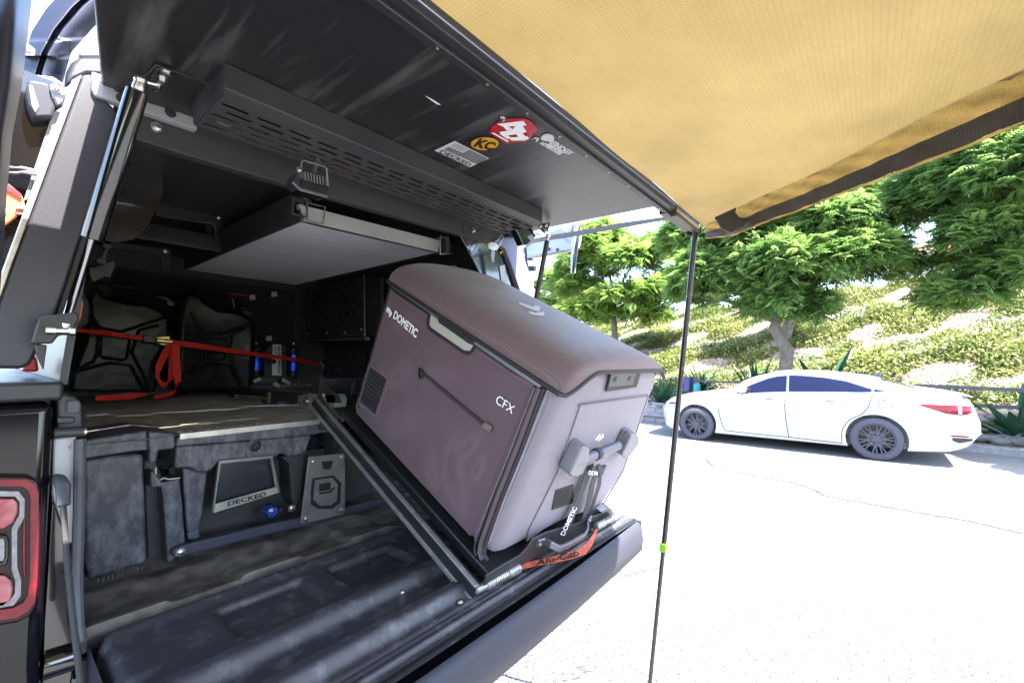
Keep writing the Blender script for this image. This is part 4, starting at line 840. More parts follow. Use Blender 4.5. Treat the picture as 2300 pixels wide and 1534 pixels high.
# ================================================================== DRAWER SYSTEM
dr = thing('drawer_system', (.8, 1.6, 1.0), 'dusty grey truck bed drawer system with flat deck on top', 'drawer system')
DZ = 1.343; dy = Y_(1.47); dy2 = Y_(1.455)
def deckz(y): return DZ + .03*max(0, (y-1.47)/1.4)
def dkf(a, c):
    x, y = .135+1.38*a, 1.455+1.43*c; z = deckz(y); gx = abs(((x*7.2) % 1)-.5); 
    if gx > .47: z -= .004
    if abs(((y*2.1+ (int(x*7.2) % 2)*.5) % 1)-.5) > .48: z -= .003
    return Vector((x, y, z))
build('deck', MB().grid(dkf, 200, 120), M['deck'], dr, smooth=30)
wl = [PZ(*q, 1.372) for q in [(190, 933), (240, 929), (262, 933), (330, 931), (355, 926), (440, 923), (470, 920), (520, 918), (556, 912), (610, 910), (690, 909)]]
build('painted_sunlight', MB().ribbon(wl, [Vector((.0, .020, 0))]*len(wl), .001), M['white'], dr)  # sunlight through a gap, laid on the deck as a white ribbon
def dp(name, pts, d0, th, m, bev=.005, y=1.47):
    return build(name, MB().prism([PY(*q, y-d0) for q in pts], (0, th, 0)), m, dr, bevel=bev, seg=3)
dp('side_pod_top', [(184, 990), (330, 966), (334, 1011), (300, 1014), (184, 1032)], .0, .25, M['plastic'])
dp('side_pod_top', [(333, 968), (394, 974), (395, 1000), (390, 1009), (356, 1012), (352, 1040), (334, 1040), (333, 1011)], .003, .25, M['plastic'])
dp('side_pod', [(186, 1034), (252, 1024), (300, 1020), (322, 1021), (328, 1180), (331, 1262), (260, 1286), (200, 1305), (190, 1250)], -.012, .25, M['plastic'], .008)
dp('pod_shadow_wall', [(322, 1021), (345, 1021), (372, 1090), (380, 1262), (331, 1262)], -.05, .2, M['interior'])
dp('latch_pillar', [(337, 1060), (345, 1056), (362, 1084), (404, 1074), (410, 1130), (417, 1226), (386, 1262), (375, 1262), (371, 1180), (362, 1092), (338, 1096)], .006, .18, M['plastic'], .006)
build('latch_hook', MB().tube([dy(350, 1050), dy(349, 1076), dy(357, 1079), dy(368, 1073), dy(378, 1076), dy(404, 1073)], .0022, 6), M['alu'], dr)
dp('drawer_top_rail', [(397, 981), (770, 942), (772, 965), (690, 978), (560, 990), (396, 1003)], .010, .1, M['plastic'])
dp('drawer_front', [(396, 1003), (560, 990), (700, 976), (686, 1020), (650, 1026), (640, 1022), (630, 1018), (618, 1030), (560, 1036), (515, 1042), (505, 1036), (494, 1036), (480, 1052), (466, 1060), (440, 1062), (430, 1050), (392, 1052)], .004, .12, M['plastic'], .006)
dp('drawer_post', [(410, 1050), (466, 1058), (456, 1150), (446, 1196), (422, 1202), (414, 1130)], -.02, .1, M['plastic'])
dp('post_foot', [(420, 1196), (448, 1188), (450, 1206), (438, 1212), (422, 1212)], -.018, .06, mat('blue_shim', (.05, .08, .12), .5))
dp('drawer_wall', [(380, 1050), (700, 1010), (800, 1000), (860, 1060), (860, 1150), (700, 1190), (400, 1250)], -.10, .02, M['interior'], 0)
dp('drawer_post', [(632, 1026), (686, 1018), (676, 1120), (664, 1140), (655, 1120), (650, 1040)], -.02, .1, M['interior'])
dp('lock_boss', [(551, 1040), (556, 1000), (564, 986), (578, 986), (586, 998), (594, 1030)], .010, .03, M['plastic'], .003)
lk = build('lock', MB().lathe(PY(572, 1001, 1.456), (0, -1, 0), [(0, .0165), (.004, .0165), (.005, .013), (.001, .012), (.001, .008), (.005, .0075)], 20), M['black'], dr)
build('lock_core', MB().box(0, 0.0001, 0, .0001, 0, .0001), M['black'], dr); bpy.data.objects.remove(bpy.data.objects['lock_core'])
hdl = build('drawer_handle', MB().hole_plate([PY(*q, 1.452) for q in [(492, 1034), (612, 1022), (629, 1104), (477, 1152)]], [PY(*q, 1.452) for q in [(496, 1042), (608, 1030), (620, 1098), (483, 1136)]], (0, .012, 0)), M['steel'], dr, bevel=.002)
dp('handle_pocket', [(495, 1040), (608, 1029), (620, 1100), (482, 1140)], -.004, .02, mat('pocket_black', (.02, .021, .03), .3, coat=.3), .002)
build('handle_bar', MB().prism([PY(*q, 1.447) for q in [(484, 1132), (621, 1093), (627, 1106), (480, 1152)]], (0, .006, 0)), M['alu'], hdl, bevel=.001)
text_quad('DECKED', [PY(511, 1137, 1.4455), PY(598, 1114, 1.4455), PY(598, 1104, 1.4455), PY(512, 1126, 1.4455)], 'lettering', M['black_print'], hdl, bold=.03)
# aluminium ruler lip with holes
lip = [PZ(*q, DZ+.003) for q in [(400, 962), (770, 928), (770, 938), (400, 972)]]
l0, l1 = PZ(398, 974, DZ+.003), PZ(768, 937, DZ+.003); mb = MB(); n = 22
yv = Vector((0, .055, 0)); A = Vector((l0.x, 1.452, DZ+.003)); B = Vector((l1.x, 1.452, DZ+.003))
for i in range(n):
    a0 = A.lerp(B, i/n); a1 = A.lerp(B, (i+1)/n); c = (a0+a1)/2+yv*.5; hw = (a1-a0).length/2; r_ = .0095*(1-.034*i)
    out, inn = [], []
    for k in range(12):
        t = 2*math.pi*(k+.5)/12; ca, sa = math.cos(t), math.sin(t); q = max(abs(ca), abs(sa))
        out.append(c+Vector((ca/q*hw, sa/q*.0275, 0))); inn.append(c+Vector((ca*min(r_, hw*.9), sa*r_, 0)))
    mb.hole_plate(out, inn, (0, 0, .003))
lp_ = build('edge_plate', mb, M['alu'], dr, smooth=0)
build('edge_angle', MB().box(A.x, B.x, 1.448, 1.452, DZ-.010, DZ+.006), M['alu'], dr, bevel=.001)
for k, (a, c) in enumerate(((430, 953), (470, 950), (520, 944), (560, 940))):
    p = PZ(a, c, deckz(1.58)+.002); build('deck_emboss', MB().box(p.x-.03, p.x+.03, p.y-.012, p.y+.012, p.z-.001, p.z+.003), M['deck'], dr, bevel=.002)
# lower cross bar
build('cross_bar', MB().prism([PY(*q, 1.44) for q in [(386, 1236), (412, 1224), (600, 1178), (690, 1160), (960, 1095), (962, 1112), (690, 1180), (600, 1200), (414, 1247), (388, 1250)]], (0, .02, 0)), mat('slate_bar', (.045, .048, .075), .4), dr, bevel=.003)
for q in ((405, 1240), (686, 1167), (655, 1141)): build('bolt', MB().bolt(PY(*q, 1.438), (0, -1, 0), .008), M['zinc'], dr)
mb = MB()
for k in range(10): a = 218+k*11; mb.prism([PY(a, 1300-k*3.2, 1.42), PY(a+5, 1299-k*3.2, 1.42), PY(a+5, 1306-k*3.2, 1.42), PY(a, 1308-k*3.2, 1.42)], (0, .01, 0))
build('floor_teeth', mb, M['interior'], dr)
build('knob', MB().lathe(PY(600, 1143, 1.50), (0, -1, 0), [(0, .018), (.03, .02), (.045, .016), (.05, .006)], 18), mat('blue_knob', (.03, .05, .25), .25, coat=.6), dr)
build('knob', MB().lathe(PY(628, 1143, 1.49), (0, -1, 0), [(0, .01), (.02, .012), (.025, .006)], 14), M['black'], dr)
# shield plate with letter D
py_ = lambda q, d=0: PY(q[0], q[1], 1.430-d)
sh = build('shield_plate', MB().prism([py_(q) for q in [(694, 1026), (772, 1018), (775, 1045), (775, 1152), (770, 1156), (678, 1176), (675, 1172)]], (0, .005, 0)), M['steel'], dr, bevel=.001)
for q in ((704, 1036), (768, 1025), (765, 1144), (687, 1165)): build('bolt', MB().bolt(py_(q, .001), (0, -1, 0), .0065), M['zinc'], sh)
build('slot', MB().prism([py_(q, .001) for q in [(722, 1037), (748, 1034), (744, 1050), (740, 1054), (728, 1054), (725, 1050)]], (0, -.001, 0)), M['black_print'], sh, smooth=0)
build('letter_d', MB().hole_plate([py_(q, .0012) for q in [(702, 1074), (748, 1067), (766, 1084), (764, 1128), (747, 1142), (716, 1143), (698, 1133), (698, 1100)]], [py_(q, .0012) for q in [(707, 1078), (746, 1072), (759, 1087), (757, 1124), (744, 1134), (718, 1136), (703, 1120), (705, 1100)]], (0, -.001, 0)), M['black_print'], sh, smooth=0)
build('letter_d', MB().prism([py_(q, .0012) for q in [(717, 1087), (742, 1082), (742, 1100), (717, 1103)]], (0, -.001, 0)), M['black_print'], sh, smooth=0)
build('letter_d', MB().prism([py_(q, .0012) for q in [(716, 1106), (741, 1102), (750, 1093), (752, 1096), (743, 1106), (717, 1110)]], (0, -.001, 0)), M['black_print'], sh, smooth=0)
build('plate_mount', ba([(728, 968), (752, 964), (748, 1005), (744, 1020), (728, 1022)], .79, .02), M['coat'], dr, bevel=.002)
build('plate_mount', MB().prism([PY(*q, 1.435) for q in [(722, 945), (766, 940), (772, 962), (722, 966)]], (0, .03, 0)), M['coat'], dr, bevel=.003)
# ================================================================== CARGO IN THE BED
def jerry(name_lab, outline, ribs, centre, handle, capq, group='black jerry cans strapped to the front wall', y=2.42):
    base = PY(outline[0][0], outline[0][1], y)
    t = thing('jerry_can', base, name_lab, 'jerry can', group)
    body = build('can_body', MB().prism([PY(*q, y) for q in outline], (0, .17, 0)), M['can'], t, bevel=.022, seg=5, smooth=80)
    rb = MB()
    for r in ribs: rb.tube([PY(*q, y-.003) for q in r], .0068, 8)
    rb.tube([PY(*q, y-.003) for q in centre], .0068, 8, closed=True)
    build('pressed_ribs', rb, M['can'], t)
    for k, dyy in enumerate((.03, .08, .13)):
        build('handle', MB().tube([PY(*q, y+dyy) for q in handle], .0085, 8), M['can'], t)
    cp = build('filler_cap', MB().tube([PY(*q, y+.08) for q in capq], [.014, .018, .016, .012], 10), M['can'], t)
    build('cap_latch', MB().prism([PY(capq[-1][0]-14, capq[-1][1]-4, y+.03), PY(capq[-1][0]+6, capq[-1][1]-1, y+.03), PY(capq[-1][0]+2, capq[-1][1]+8, y+.03), PY(capq[-1][0]-12, capq[-1][1]+6, y+.03)], (0, .05, 0)), M['black'], cp, bevel=.002)
    return t
j1 = jerry('left glossy black jerry can behind the red strap and ratchet',
    [(156, 880), (164, 836), (190, 770), (203, 712), (200, 672), (210, 646), (222, 650), (236, 668), (290, 681), (330, 684), (362, 698), (380, 720), (379, 752), (364, 815), (348, 882)],
    [[(198, 700), (224, 736), (273, 745), (368, 714)], [(202, 712), (222, 752), (219, 790), (210, 812), (142, 845)], [(142, 845), (180, 832), (246, 815), (294, 821), (322, 874), (330, 879)], [(356, 730), (312, 742), (296, 792), (326, 850), (332, 874)]],
    [(228, 752), (292, 758), (285, 804), (276, 809), (232, 803), (224, 798)],
    [(214, 640), (222, 634), (318, 650), (324, 658), (327, 680)], [(345, 668), (362, 668), (376, 674), (388, 680)])
j2 = jerry('right black jerry can, nearer the blue air compressor',
    [(398, 880), (396, 850), (400, 760), (404, 700), (412, 662), (430, 656), (450, 660), (462, 676), (490, 692), (532, 698), (560, 708), (574, 728), (573, 764), (566, 878)],
    [[(430, 700), (452, 744), (495, 752), (560, 728)], [(430, 702), (456, 764), (452, 810), (408, 846)], [(408, 846), (470, 816), (515, 820), (540, 868)], [(552, 738), (522, 750), (516, 798), (540, 860)]],
    [(466, 758), (508, 762), (512, 768), (506, 804), (498, 810), (464, 804), (460, 798)],
    [(430, 655), (445, 657), (518, 668), (524, 674), (527, 694)], [(536, 690), (546, 692), (554, 698), (560, 702)], y=2.52)
tag(build('orange_gasket', MB().tube([PY(167+15*math.cos(a)+ (3 if math.sin(a) < 0 else 0), 693+33*math.sin(a), 1.60) for a in np.linspace(0, 2*math.pi, 26, endpoint=False)], .0022, 6, closed=True), mat('orange_rubber', (.75, .2, .03), .4)), 'thin orange rubber ring hanging behind the strut at the left wall', 'rubber ring')
lw = thing('shovel', PY(300, 460, 1.55), 'rounded glossy dark blade hung at the left wall behind the gas strut', 'shovel')
build('blade', MB().prism([PY(*q, 1.62) for q in [(262, 380), (320, 368), (350, 370), (362, 388), (368, 432), (352, 470), (330, 510), (300, 538), (262, 545), (236, 540), (215, 500), (225, 420)]], (0, .004, 0)), mat('scratched_blade', (.035, .032, .028), .2, .5, col2=(.07, .06, .05), nscale=8, coat=.4), lw, bevel=.001)
build('clamp_bracket', MB().prism([PY(*q, 1.5) for q in [(232, 545), (254, 551), (251, 558), (244, 560), (238, 582), (241, 588), (238, 594), (215, 588), (218, 580), (226, 580), (236, 558), (229, 554)]], (0, .02, 0)), M['coat'], lw, bevel=.002)
build('clamp_body', MB().prism([PY(*q, 1.55) for q in [(196, 600), (232, 592), (256, 580), (262, 596), (250, 626), (236, 622), (212, 635), (200, 625)]], (0, .05, 0)), M['black'], lw, bevel=.004)
tag(build('camp_lantern', MB().prism([PY(*q, 1.66) for q in [(118, 650), (150, 640), (190, 650), (205, 690), (200, 730), (150, 750), (120, 730)]], (0, .08, 0)), M['rubber'], bevel=.015, seg=3), 'black rubber housing tucked behind the strut foot at the left', 'lantern')

# red ratchet strap
rs = thing('ratchet_strap', PY(360, 765, 2.36), 'bright red ratchet strap pulled across both jerry cans', 'ratchet strap')
def rib(pxs, ys, hw, name='webbing', mt='red_strap'):
    return build(name, MB().ribbon([PY(*q, yy) for q, yy in zip(pxs, ys)], [Vector((0, 0, w_)) if not hasattr(w_, '__len__') else Vector(w_) for w_ in hw], .0012), M[mt], rs)
rib([(167, 741), (250, 750), (322, 760)], [2.2, 2.36, 2.38], [.006, .009, .010])
rib([(380, 768), (440, 776), (520, 788), (600, 799)], [2.38, 2.40, 2.44, 2.52], [.011, .012, .011, .010])
rib([(600, 799), (660, 807), (722, 820), (732, 822)], [2.52, 2.62, 2.75, 2.78], [.010, .010, .006, .003])
build('strap_hook', MB().tube([PY(*q, 2.74) for q in [(720, 814), (725, 818), (726, 830)]], .003, 6), M['zinc'], rs)
build('ratchet_grip', MB().prism([PY(*q, 2.36) for q in [(323, 751), (350, 756), (350, 771), (322, 768)]], (0, .02, 0)), mat('olive_grip', (.06, .06, .05), .5), rs, bevel=.003)
build('ratchet', MB().prism([PY(*q, 2.36) for q in [(350, 757), (382, 754), (384, 776), (366, 776), (349, 770)]], (0, .03, 0)), M['brass'], rs, bevel=.003)
build('ratchet_spool', MB().tube([PY(352, 765, 2.35), PY(386, 768, 2.35)], .010, 10), M['brass'], rs)
hx = lambda a: (a, 0, 0)
rib([(384, 772), (372, 792), (358, 820), (354, 845), (362, 862), (374, 866), (384, 850), (387, 820), (386, 780)], [2.35]*5+[2.34]*4, [hx(.012), hx(.014), hx(.012), (.006, 0, .008), (0, 0, .012), (.004, 0, .01), hx(.010), hx(.012), hx(.010)])
rib([(396, 774), (394, 800), (398, 840), (400, 860), (392, 880), (372, 888), (346, 892)], [2.34, 2.33, 2.33, 2.33, 2.30, 2.26, 2.22], [hx(.013), hx(.015), hx(.014), (.010, 0, .008), (.004, 0, .010), (0, 0, .010), (0, 0, .006)])
rib([(214, 895), (262, 892), (300, 889), (328, 884)], [2.20, 2.22, 2.26, 2.3], [.008, .011, .011, .006])

# air compressor
ac = thing('air_compressor', PY(617, 865, 2.75), 'twin blue cylinder air compressor with white label on the front wall', 'air compressor')
ya = Y_(2.74)
for (x0, xb) in ((576, 576), (659, 657)):
    tp, b1, b2, bt = PY(x0-1, 778, 2.74), PY(x0, 797, 2.74), PY(x0-2, 832, 2.74), PY(x0-2, 848, 2.74)
    build('cylinder_head', MB().lathe(tp, bt-tp, [(0, .016), (.01, .024), ((bt-tp).length-.01, .024), ((bt-tp).length, .016)], 18), M['coat'], ac)
    c_ = build('blue_sleeve', MB().lathe(b1, b2-b1, [(0, .032), ((b2-b1).length, .032)], 22), M['blue'], ac)
    build('stud', MB().lathe(PY(x0, 773, 2.73), (0, 0, 1), [(0, .005), (.008, .005)], 8), M['zinc'], ac)
build('housing', MB().prism([ya(*q) for q in [(594, 790), (606, 775), (634, 773), (644, 778), (645, 848), (592, 848)]], (0, .06, 0)), M['interior'], ac, bevel=.006)
build('base', MB().prism([ya(*q) for q in [(566, 846), (668, 846), (664, 862), (570, 862)]], (0, .06, 0)), M['black'], ac, bevel=.004)
lb = build('label_plate', MB().prism([PY(*q, 2.735) for q in [(612, 773), (632, 774), (632, 843), (611, 843)]], (0, .002, 0)), M['white'], ac, bevel=.002)
text_quad('ARB AIR COMPRESSOR', [PY(624, 777, 2.733), PY(624, 840, 2.733), PY(630, 840, 2.733), PY(630, 777, 2.733)], 'lettering', M['black_print'], lb, bold=.03)
text_quad('HIGH OUTPUT', [PY(618, 777, 2.733), PY(618, 797, 2.733), PY(621, 797, 2.733), PY(621, 777, 2.733)], 'lettering', M['black_print'], lb)
build('switch', MB().prism([PY(*q, 2.73) for q in [(597, 808), (602, 806), (618, 806), (622, 811), (618, 817), (600, 818)]], (0, .004, 0)), M['black_print'], ac, bevel=.002)
build('switch_knob', MB().lathe(PY(610, 811, 2.728), (0, -1, 0), [(0, .006), (.004, .006)], 12), M['red'], ac)
for q, q2 in (((570, 857), (586, 850)), ((634, 852), (652, 862)), ((616, 860), (628, 868))):
    a, c = PY(*q, 2.70), PY(*q2, 2.70); d = (c-a); n_ = Vector((-d.z, 0, d.x)).normalized()*.010
    build('plug', MB().prism([a-n_, c-n_, c+n_, a+n_], (0, .015, 0)), mat('cream_plug', (.42, .42, .33), .5), ac, bevel=.002)
build('wire', MB().tube([PY(*q, 2.70) for q in [(563, 850), (557, 862), (562, 867), (572, 863)]], .0022, 5), M['wire_red'], ac)
build('wire', MB().tube([PY(*q, 2.70) for q in [(655, 862), (670, 862), (674, 852), (664, 846)]], .0016, 5), M['steel'], ac)
wr_ = thing('wire_loom', PY(570, 662, 2.86), 'red and black wire with pale tape tabs along the front wall', 'wiring')
build('wire', MB().tube([PY(*q, 2.86) for q in [(514, 659), (535, 662), (560, 666)]], .0045, 6), M['wire_red'], wr_)
build('wire', MB().tube([PY(*q, 2.86) for q in [(560, 667), (590, 668), (615, 662), (640, 660), (665, 660)]], .004, 6), M['rubber'], wr_)
for q in ((567, 668), (616, 661), (604, 760)): build('tape_tab', MB().prism([PY(q[0]-6, q[1]-5, 2.855), PY(q[0]+6, q[1]-6, 2.855), PY(q[0]+7, q[1]+5, 2.855), PY(q[0]-6, q[1]+6, 2.855)], (0, .002, 0)), M['offwhite'], wr_)
tag(build('hose_bundle', MB().tube([PY(*q, 2.7) for q in [(250, 612), (300, 630), (350, 645), (400, 650), (450, 652)]], .008, 7), M['rubber']), 'dark cable bundle sagging along the wall above the jerry cans', 'cable')

# camp table stowed under the roof
ct = thing('camp_table', (.72, 1.6, 1.95), 'grey laminate camp table slid flat under the canopy roof', 'camp table')
TZ = 1.95
t0, t1, t2, t3 = PZ(682, 497, TZ), PZ(983, 567, TZ), PZ(662, 640, TZ), PZ(420, 606, TZ)
build('table_top', MB().prism([t0, t1, t2, t3], (0, 0, .004)), M['grey_panel'], ct)
build('front_edge', MB().prism([t0+Vector((0, -.002, 0)), t1+Vector((0, -.002, 0)), PY(992, 541, t1.y-.002), PY(670, 458, t0.y-.002)], (0, .02, 0)), M['white_panel'], ct, bevel=.002)
build('side_runner', MB().prism([t0+Vector((-.002, -.002, 0)), t3+Vector((-.002, 0, 0)), t3+Vector((-.002, 0, .09)), t0+Vector((-.002, -.002, .09))], (-.01, 0, 0)), M['interior'], ct)
build('side_runner', MB().prism([t1+Vector((.012, -.03, -.002)), t2+Vector((.012, 0, -.002)), t2+Vector((.012, 0, .05)), t1+Vector((.012, -.03, .05))], (.02, 0, 0)), M['black'], ct)
f0 = PY(655, 442, t0.y-.004)
build('corner_shoe', MB().prism([PY(*q, t0.y-.006) for q in [(656, 440), (700, 450), (700, 460), (662, 452), (660, 478), (686, 484), (686, 490), (655, 482)]], (0, .03, 0)), M['coat'], ct, bevel=.001)
mb = MB(); w3 = lambda q, y_: PY(*q, y_)
yy = t0.y-.02
build('wire_clip', MB().tube([w3(q, yy) for q in [(674, 436), (688, 450), (690, 456), (712, 461), (731, 465), (726, 503), (708, 500), (690, 494), (684, 492)]], .0022, 6), M['zinc'], ct)
build('clip_pin', MB().tube([w3((690, 444), yy-.004), w3((689, 490), yy-.004)], .0032, 8), M['zinc'], ct)
yy = t1.y-.02
build('wire_clip', MB().tube([w3(q, yy) for q in [(980, 534), (988, 538), (1006, 529), (1007, 568), (990, 572)]], .0020, 6), M['zinc'], ct)
build('wire_clip', MB().tube([w3(q, yy+.02) for q in [(990, 530), (1014, 540), (1015, 570), (994, 572)]], .0020, 6), M['zinc'], ct)
build('clip_pin', MB().tube([w3((989, 530), yy-.004), w3((989, 572), yy-.004)], .003, 8), M['zinc'], ct)
build('front_carrier', MB().prism([(.30, 1.9, 1.955), (1.1, 1.9, 1.955), (1.1, 1.93, 2.0), (.30, 1.93, 2.0)], (0, 0, .02)), M['interior'], ct)

# work lights
wlg = thing('work_light', PZ(705, 410, 1.98), 'finned black work light hanging from the middle of the slotted panel', 'work light')
yl = 1.0
body = [(663, 398), (668, 388), (676, 402), (739, 420), (740, 428), (735, 443), (676, 427), (657, 410)]
build('housing', MB().prism([PY(*q, yl) for q in [(676, 402), (739, 420), (735, 442), (674, 425)]], (0, .05, 0)), M['gloss'], wlg, bevel=.003)
build('housing_side', MB().prism([PY(*q, yl) for q in [(676, 402), (674, 425), (657, 409), (666, 389)]], (0, .04, 0)), M['coat'], wlg, bevel=.002)
build('bezel', MB().tube([PY(*q, yl-.002) for q in [(657, 410), (674, 427), (735, 443)]], .0022, 6), M['steel'], wlg)
for k in range(8):
    a = 684+k*6.6; build('fin', MB().prism([PY(a, 386+k*1.7, yl+.004), PY(a+2.6, 386.6+k*1.7, yl+.004), PY(a+4.6, 408+k*1.5, yl+.004), PY(a+1.6, 407+k*1.5, yl+.004)], (0, .03, 0)), M['steel'], wlg)
build('bracket', MB().tube([PY(*q, yl-.004) for q in [(668, 388), (676, 385), (677, 366), (682, 361), (730, 375), (734, 380), (737, 418)]], .0022, 6), M['steel'], wlg)
build('cable', MB().tube([PZ(717, 350, 2.03), PY(712, 365, yl+.01), PY(706, 388, yl+.01)], .0045, 8), M['hose'], wlg)
build('bolt', MB().bolt(PY(672, 382, yl-.006), (0, -1, 0), .0045), M['zinc'], wlg)
w2 = thing('work_light', PY(1180, 530, .96), 'small black cube light clamped at the far end of the slotted panel', 'work light')
y2 = .955
build('housing', MB().prism([PY(*q, y2) for q in [(1160, 516), (1189, 503), (1205, 532), (1196, 540), (1186, 549), (1176, 551)]], (0, .03, 0)), M['gloss'], w2, bevel=.003)
build('lens_frame', MB().tube([PY(*q, y2-.002) for q in [(1159, 515), (1170, 538), (1176, 551), (1188, 549)]], .002, 6), M['steel'], w2)
build('fins', MB().prism([PY(*q, y2-.004) for q in [(1184, 532), (1194, 526), (1202, 534), (1194, 542)]], (0, .004, 0)), M['steel'], w2)
build('bracket', MB().prism([PY(*q, y2-.004) for q in [(1170, 502), (1180, 496), (1187, 508), (1184, 516), (1178, 514)]], (0, .003, 0)), M['coat'], w2, bevel=.001)
build('bolt', MB().bolt(PY(1180, 510, y2-.005), (0, -1, 0), .005), M['zinc'], w2)
build('cable', MB().tube([PY(*q, y2+.01) for q in [(1202, 528), (1206, 524), (1214, 530)]], .003, 6), M['rubber'], w2)

# ---- outside left of the canopy
w4 = thing('side_light', PY(100, 225, 1.2), 'small square lamp on a white bracket outside the left pillar', 'work light')
ys = 1.16
build('housing', MB().prism([PY(*q, ys) for q in [(82, 182), (110, 188), (124, 240), (118, 262), (76, 264), (62, 232), (58, 200), (62, 180)]], (0, .05, 0)), M['tg_skin'], w4, bevel=.004, seg=3)
build('lens', MB().prism([PY(*q, ys-.004) for q in [(64, 190), (74, 192), (88, 238), (80, 256), (70, 236)]], (0, .006, 0)), M['lamp_clear'], w4, bevel=.002)
build('bracket', MB().prism([PY(*q, ys-.006) for q in [(112, 192), (122, 187), (134, 194), (148, 198), (158, 190), (170, 196), (164, 212), (158, 218), (140, 214), (122, 212), (114, 204)]], (0, .004, 0)), M['white_panel'], w4, bevel=.001)
build('bolt', MB().bolt(PY(127, 201, ys-.007), (0, -1, 0), .005), M['zinc'], w4)
build('stem', MB().prism([PY(*q, ys+.02) for q in [(120, 215), (145, 222), (140, 238), (124, 242)]], (0, .02, 0)), M['handle_dark'], w4, bevel=.004)
# curled awning cover at the left edge
ab = thing('side_awning_bag', PY(30, 300, 1.0), 'creased dark vinyl awning bag hanging down the left edge of the picture', 'awning bag')
def bag(a, c):
    ex = [(0, 76), (.12, 66), (.3, 50), (.45, 28), (.62, 16), (.8, 8), (1, -6)]
    e = float(np.interp(c, [q[0] for q in ex], [q[1] for q in ex])); px = -60+(e+60)*a; r_ = (1-a); 
    return PY(px, -40+760*c, .92 + .10*a**4) + Vector((0, .006*math.sin(a*14+c*2), 0))
build('bag_skin', MB().grid(bag, 40, 50), mat('vinyl', (.035, .035, .05), .35, bump=.2, bscale=40), ab, smooth=80)
bx_ = thing('moulded_side_box', PY(130, 80, 1.3), 'moulded black plastic box with curved ribs above the left pillar', 'storage box')
yq = 1.30
def mould(a, c):
    l = [(225, -20), (120, -20), (85, 55), (60, 95), (42, 170)]; r_ = [(300, -20), (260, -20), (225, 60), (178, 100), (135, 190)]
    s = c; lx = np.interp(s, [0, .25, .5, .75, 1], [150, 104, 72, 56, 40]); ly = np.interp(s, [0, .25, .5, .75, 1], [-30, 20, 70, 120, 170])
    rx = np.interp(s, [0, .25, .5, .75, 1], [330, 268, 210, 160, 138]); ry = np.interp(s, [0, .25, .5, .75, 1], [-30, 10, 62, 118, 196])
    b = .02*math.sin(math.pi*a)-.03*smoothstep(.35, .42, a)*smoothstep(.50, .44, a) + .012*smoothstep(.6, .62, c)*smoothstep(.8, .78, c)
    return PY(lx+(rx-lx)*a, ly+(ry-ly)*a, yq-b*1.3)
build('shell', MB().grid(mould, 60, 50), M['mould'], bx_, smooth=60)
build('mount_frame', MB().tube([PY(*q, 1.24) for q in [(46, 100), (38, 158), (44, 170), (90, 178), (120, 182), (140, 196)]], .0065, 8), M['white_panel'], bx_)
build('bolt', MB().bolt(PY(60, 112, 1.235), (0, -1, 0), .008), M['zinc'], bx_)
build('end_cap', MB().prism([PY(*q, 1.27) for q in [(150, 160), (160, 140), (178, 128), (240, 130), (240, 170), (200, 168), (172, 180), (146, 196)]], (0, .03, 0)), M['coat'], bx_, bevel=.01)
build('spoiler', MB().prism([PY(*q, 1.29) for q in [(176, 120), (200, 98), (240, 90), (240, 126), (182, 128)]], (0, .02, 0)), mat('blue_grey_vinyl', (.18, .18, .22), .4), bx_, bevel=.004)
build('backing', MB().prism([PY(*q, 1.45) for q in [(30, -60), (300, -60), (300, 175), (170, 175), (120, 200), (30, 170)]], (0, .02, 0)), mat('pale_side_vinyl', (.14, .14, .19), .35, col2=(.06, .06, .09), nscale=8, coat=.3), bx_)
# dark exterior side of canopy with clips
build('outer_side', MB().prism([PY(*q, 1.19) for q in [(-60, 150), (60, 160), (150, 196), (168, 190), (40, 560), (-20, 760), (-60, 760)]], (0, .02, 0)), M['gloss'], can)
build('gutter_strip', MB().prism([PY(*q, 1.18) for q in [(118, 255), (140, 240), (148, 222), (62, 448), (52, 452)]], (0, .008, 0)), M['handle'], can, bevel=.001)
for (a, c, s) in ((50, 377, 1), (70, 470, .9)):
    build('hook_clip', MB().prism([PY(*q, 1.165) for q in [(a-38*s, c-6), (a-12*s, c-2), (a-2, c-4), (a+40*s, c+6), (a+36*s, c+18), (a-2, c+12), (a-12*s, c+14), (a-38*s, c+12), (a-38*s, c+8), (a-10*s, c+8), (a+10, c+5), (a-10*s, c+2), (a-38*s, c+1)]], (0, .006, 0)), M['handle_dark'], can, bevel=.001)
oc = thing('orange_case', PY(20, 460, 1.17), 'glowing orange ribbed case strapped outside the left pillar', 'case')
build('case_body', MB().prism([PY(*q, 1.172) for q in [(-40, 405), (14, 412), (50, 440), (60, 470), (20, 500), (-10, 520), (-40, 530)]], (0, .015, 0)), M['orange_case'], oc, bevel=.004)
for k in range(4): build('case_rib', MB().prism([PY(*q, 1.168) for q in [(-12+k*10, 452), (-7+k*10, 448), (-16+k*10, 480), (-22+k*10, 484)]], (0, .004, 0)), mat('case_rib_yellow', (.85, .55, .25), .4) if k == 0 else bpy.data.materials['case_rib_yellow'], oc, bevel=.001)
build('case_edge', MB().prism([PY(*q, 1.168) for q in [(18, 412), (48, 436), (50, 450), (14, 428)]], (0, .004, 0)), mat('case_maroon', (.25, .02, .03), .4), oc, bevel=.001)
tag(build('red_fuel_tank', MB().prism([PY(*q, 1.25) for q in [(48, 835), (54, 815), (66, 795), (82, 800), (86, 818), (88, 835)]], (0, .1, 0)), mat('red_tank', (.5, .02, .02), .3, coat=.5), bevel=.01, seg=3), 'small red plastic shape tucked behind the foot of the left pillar', 'fuel tank')
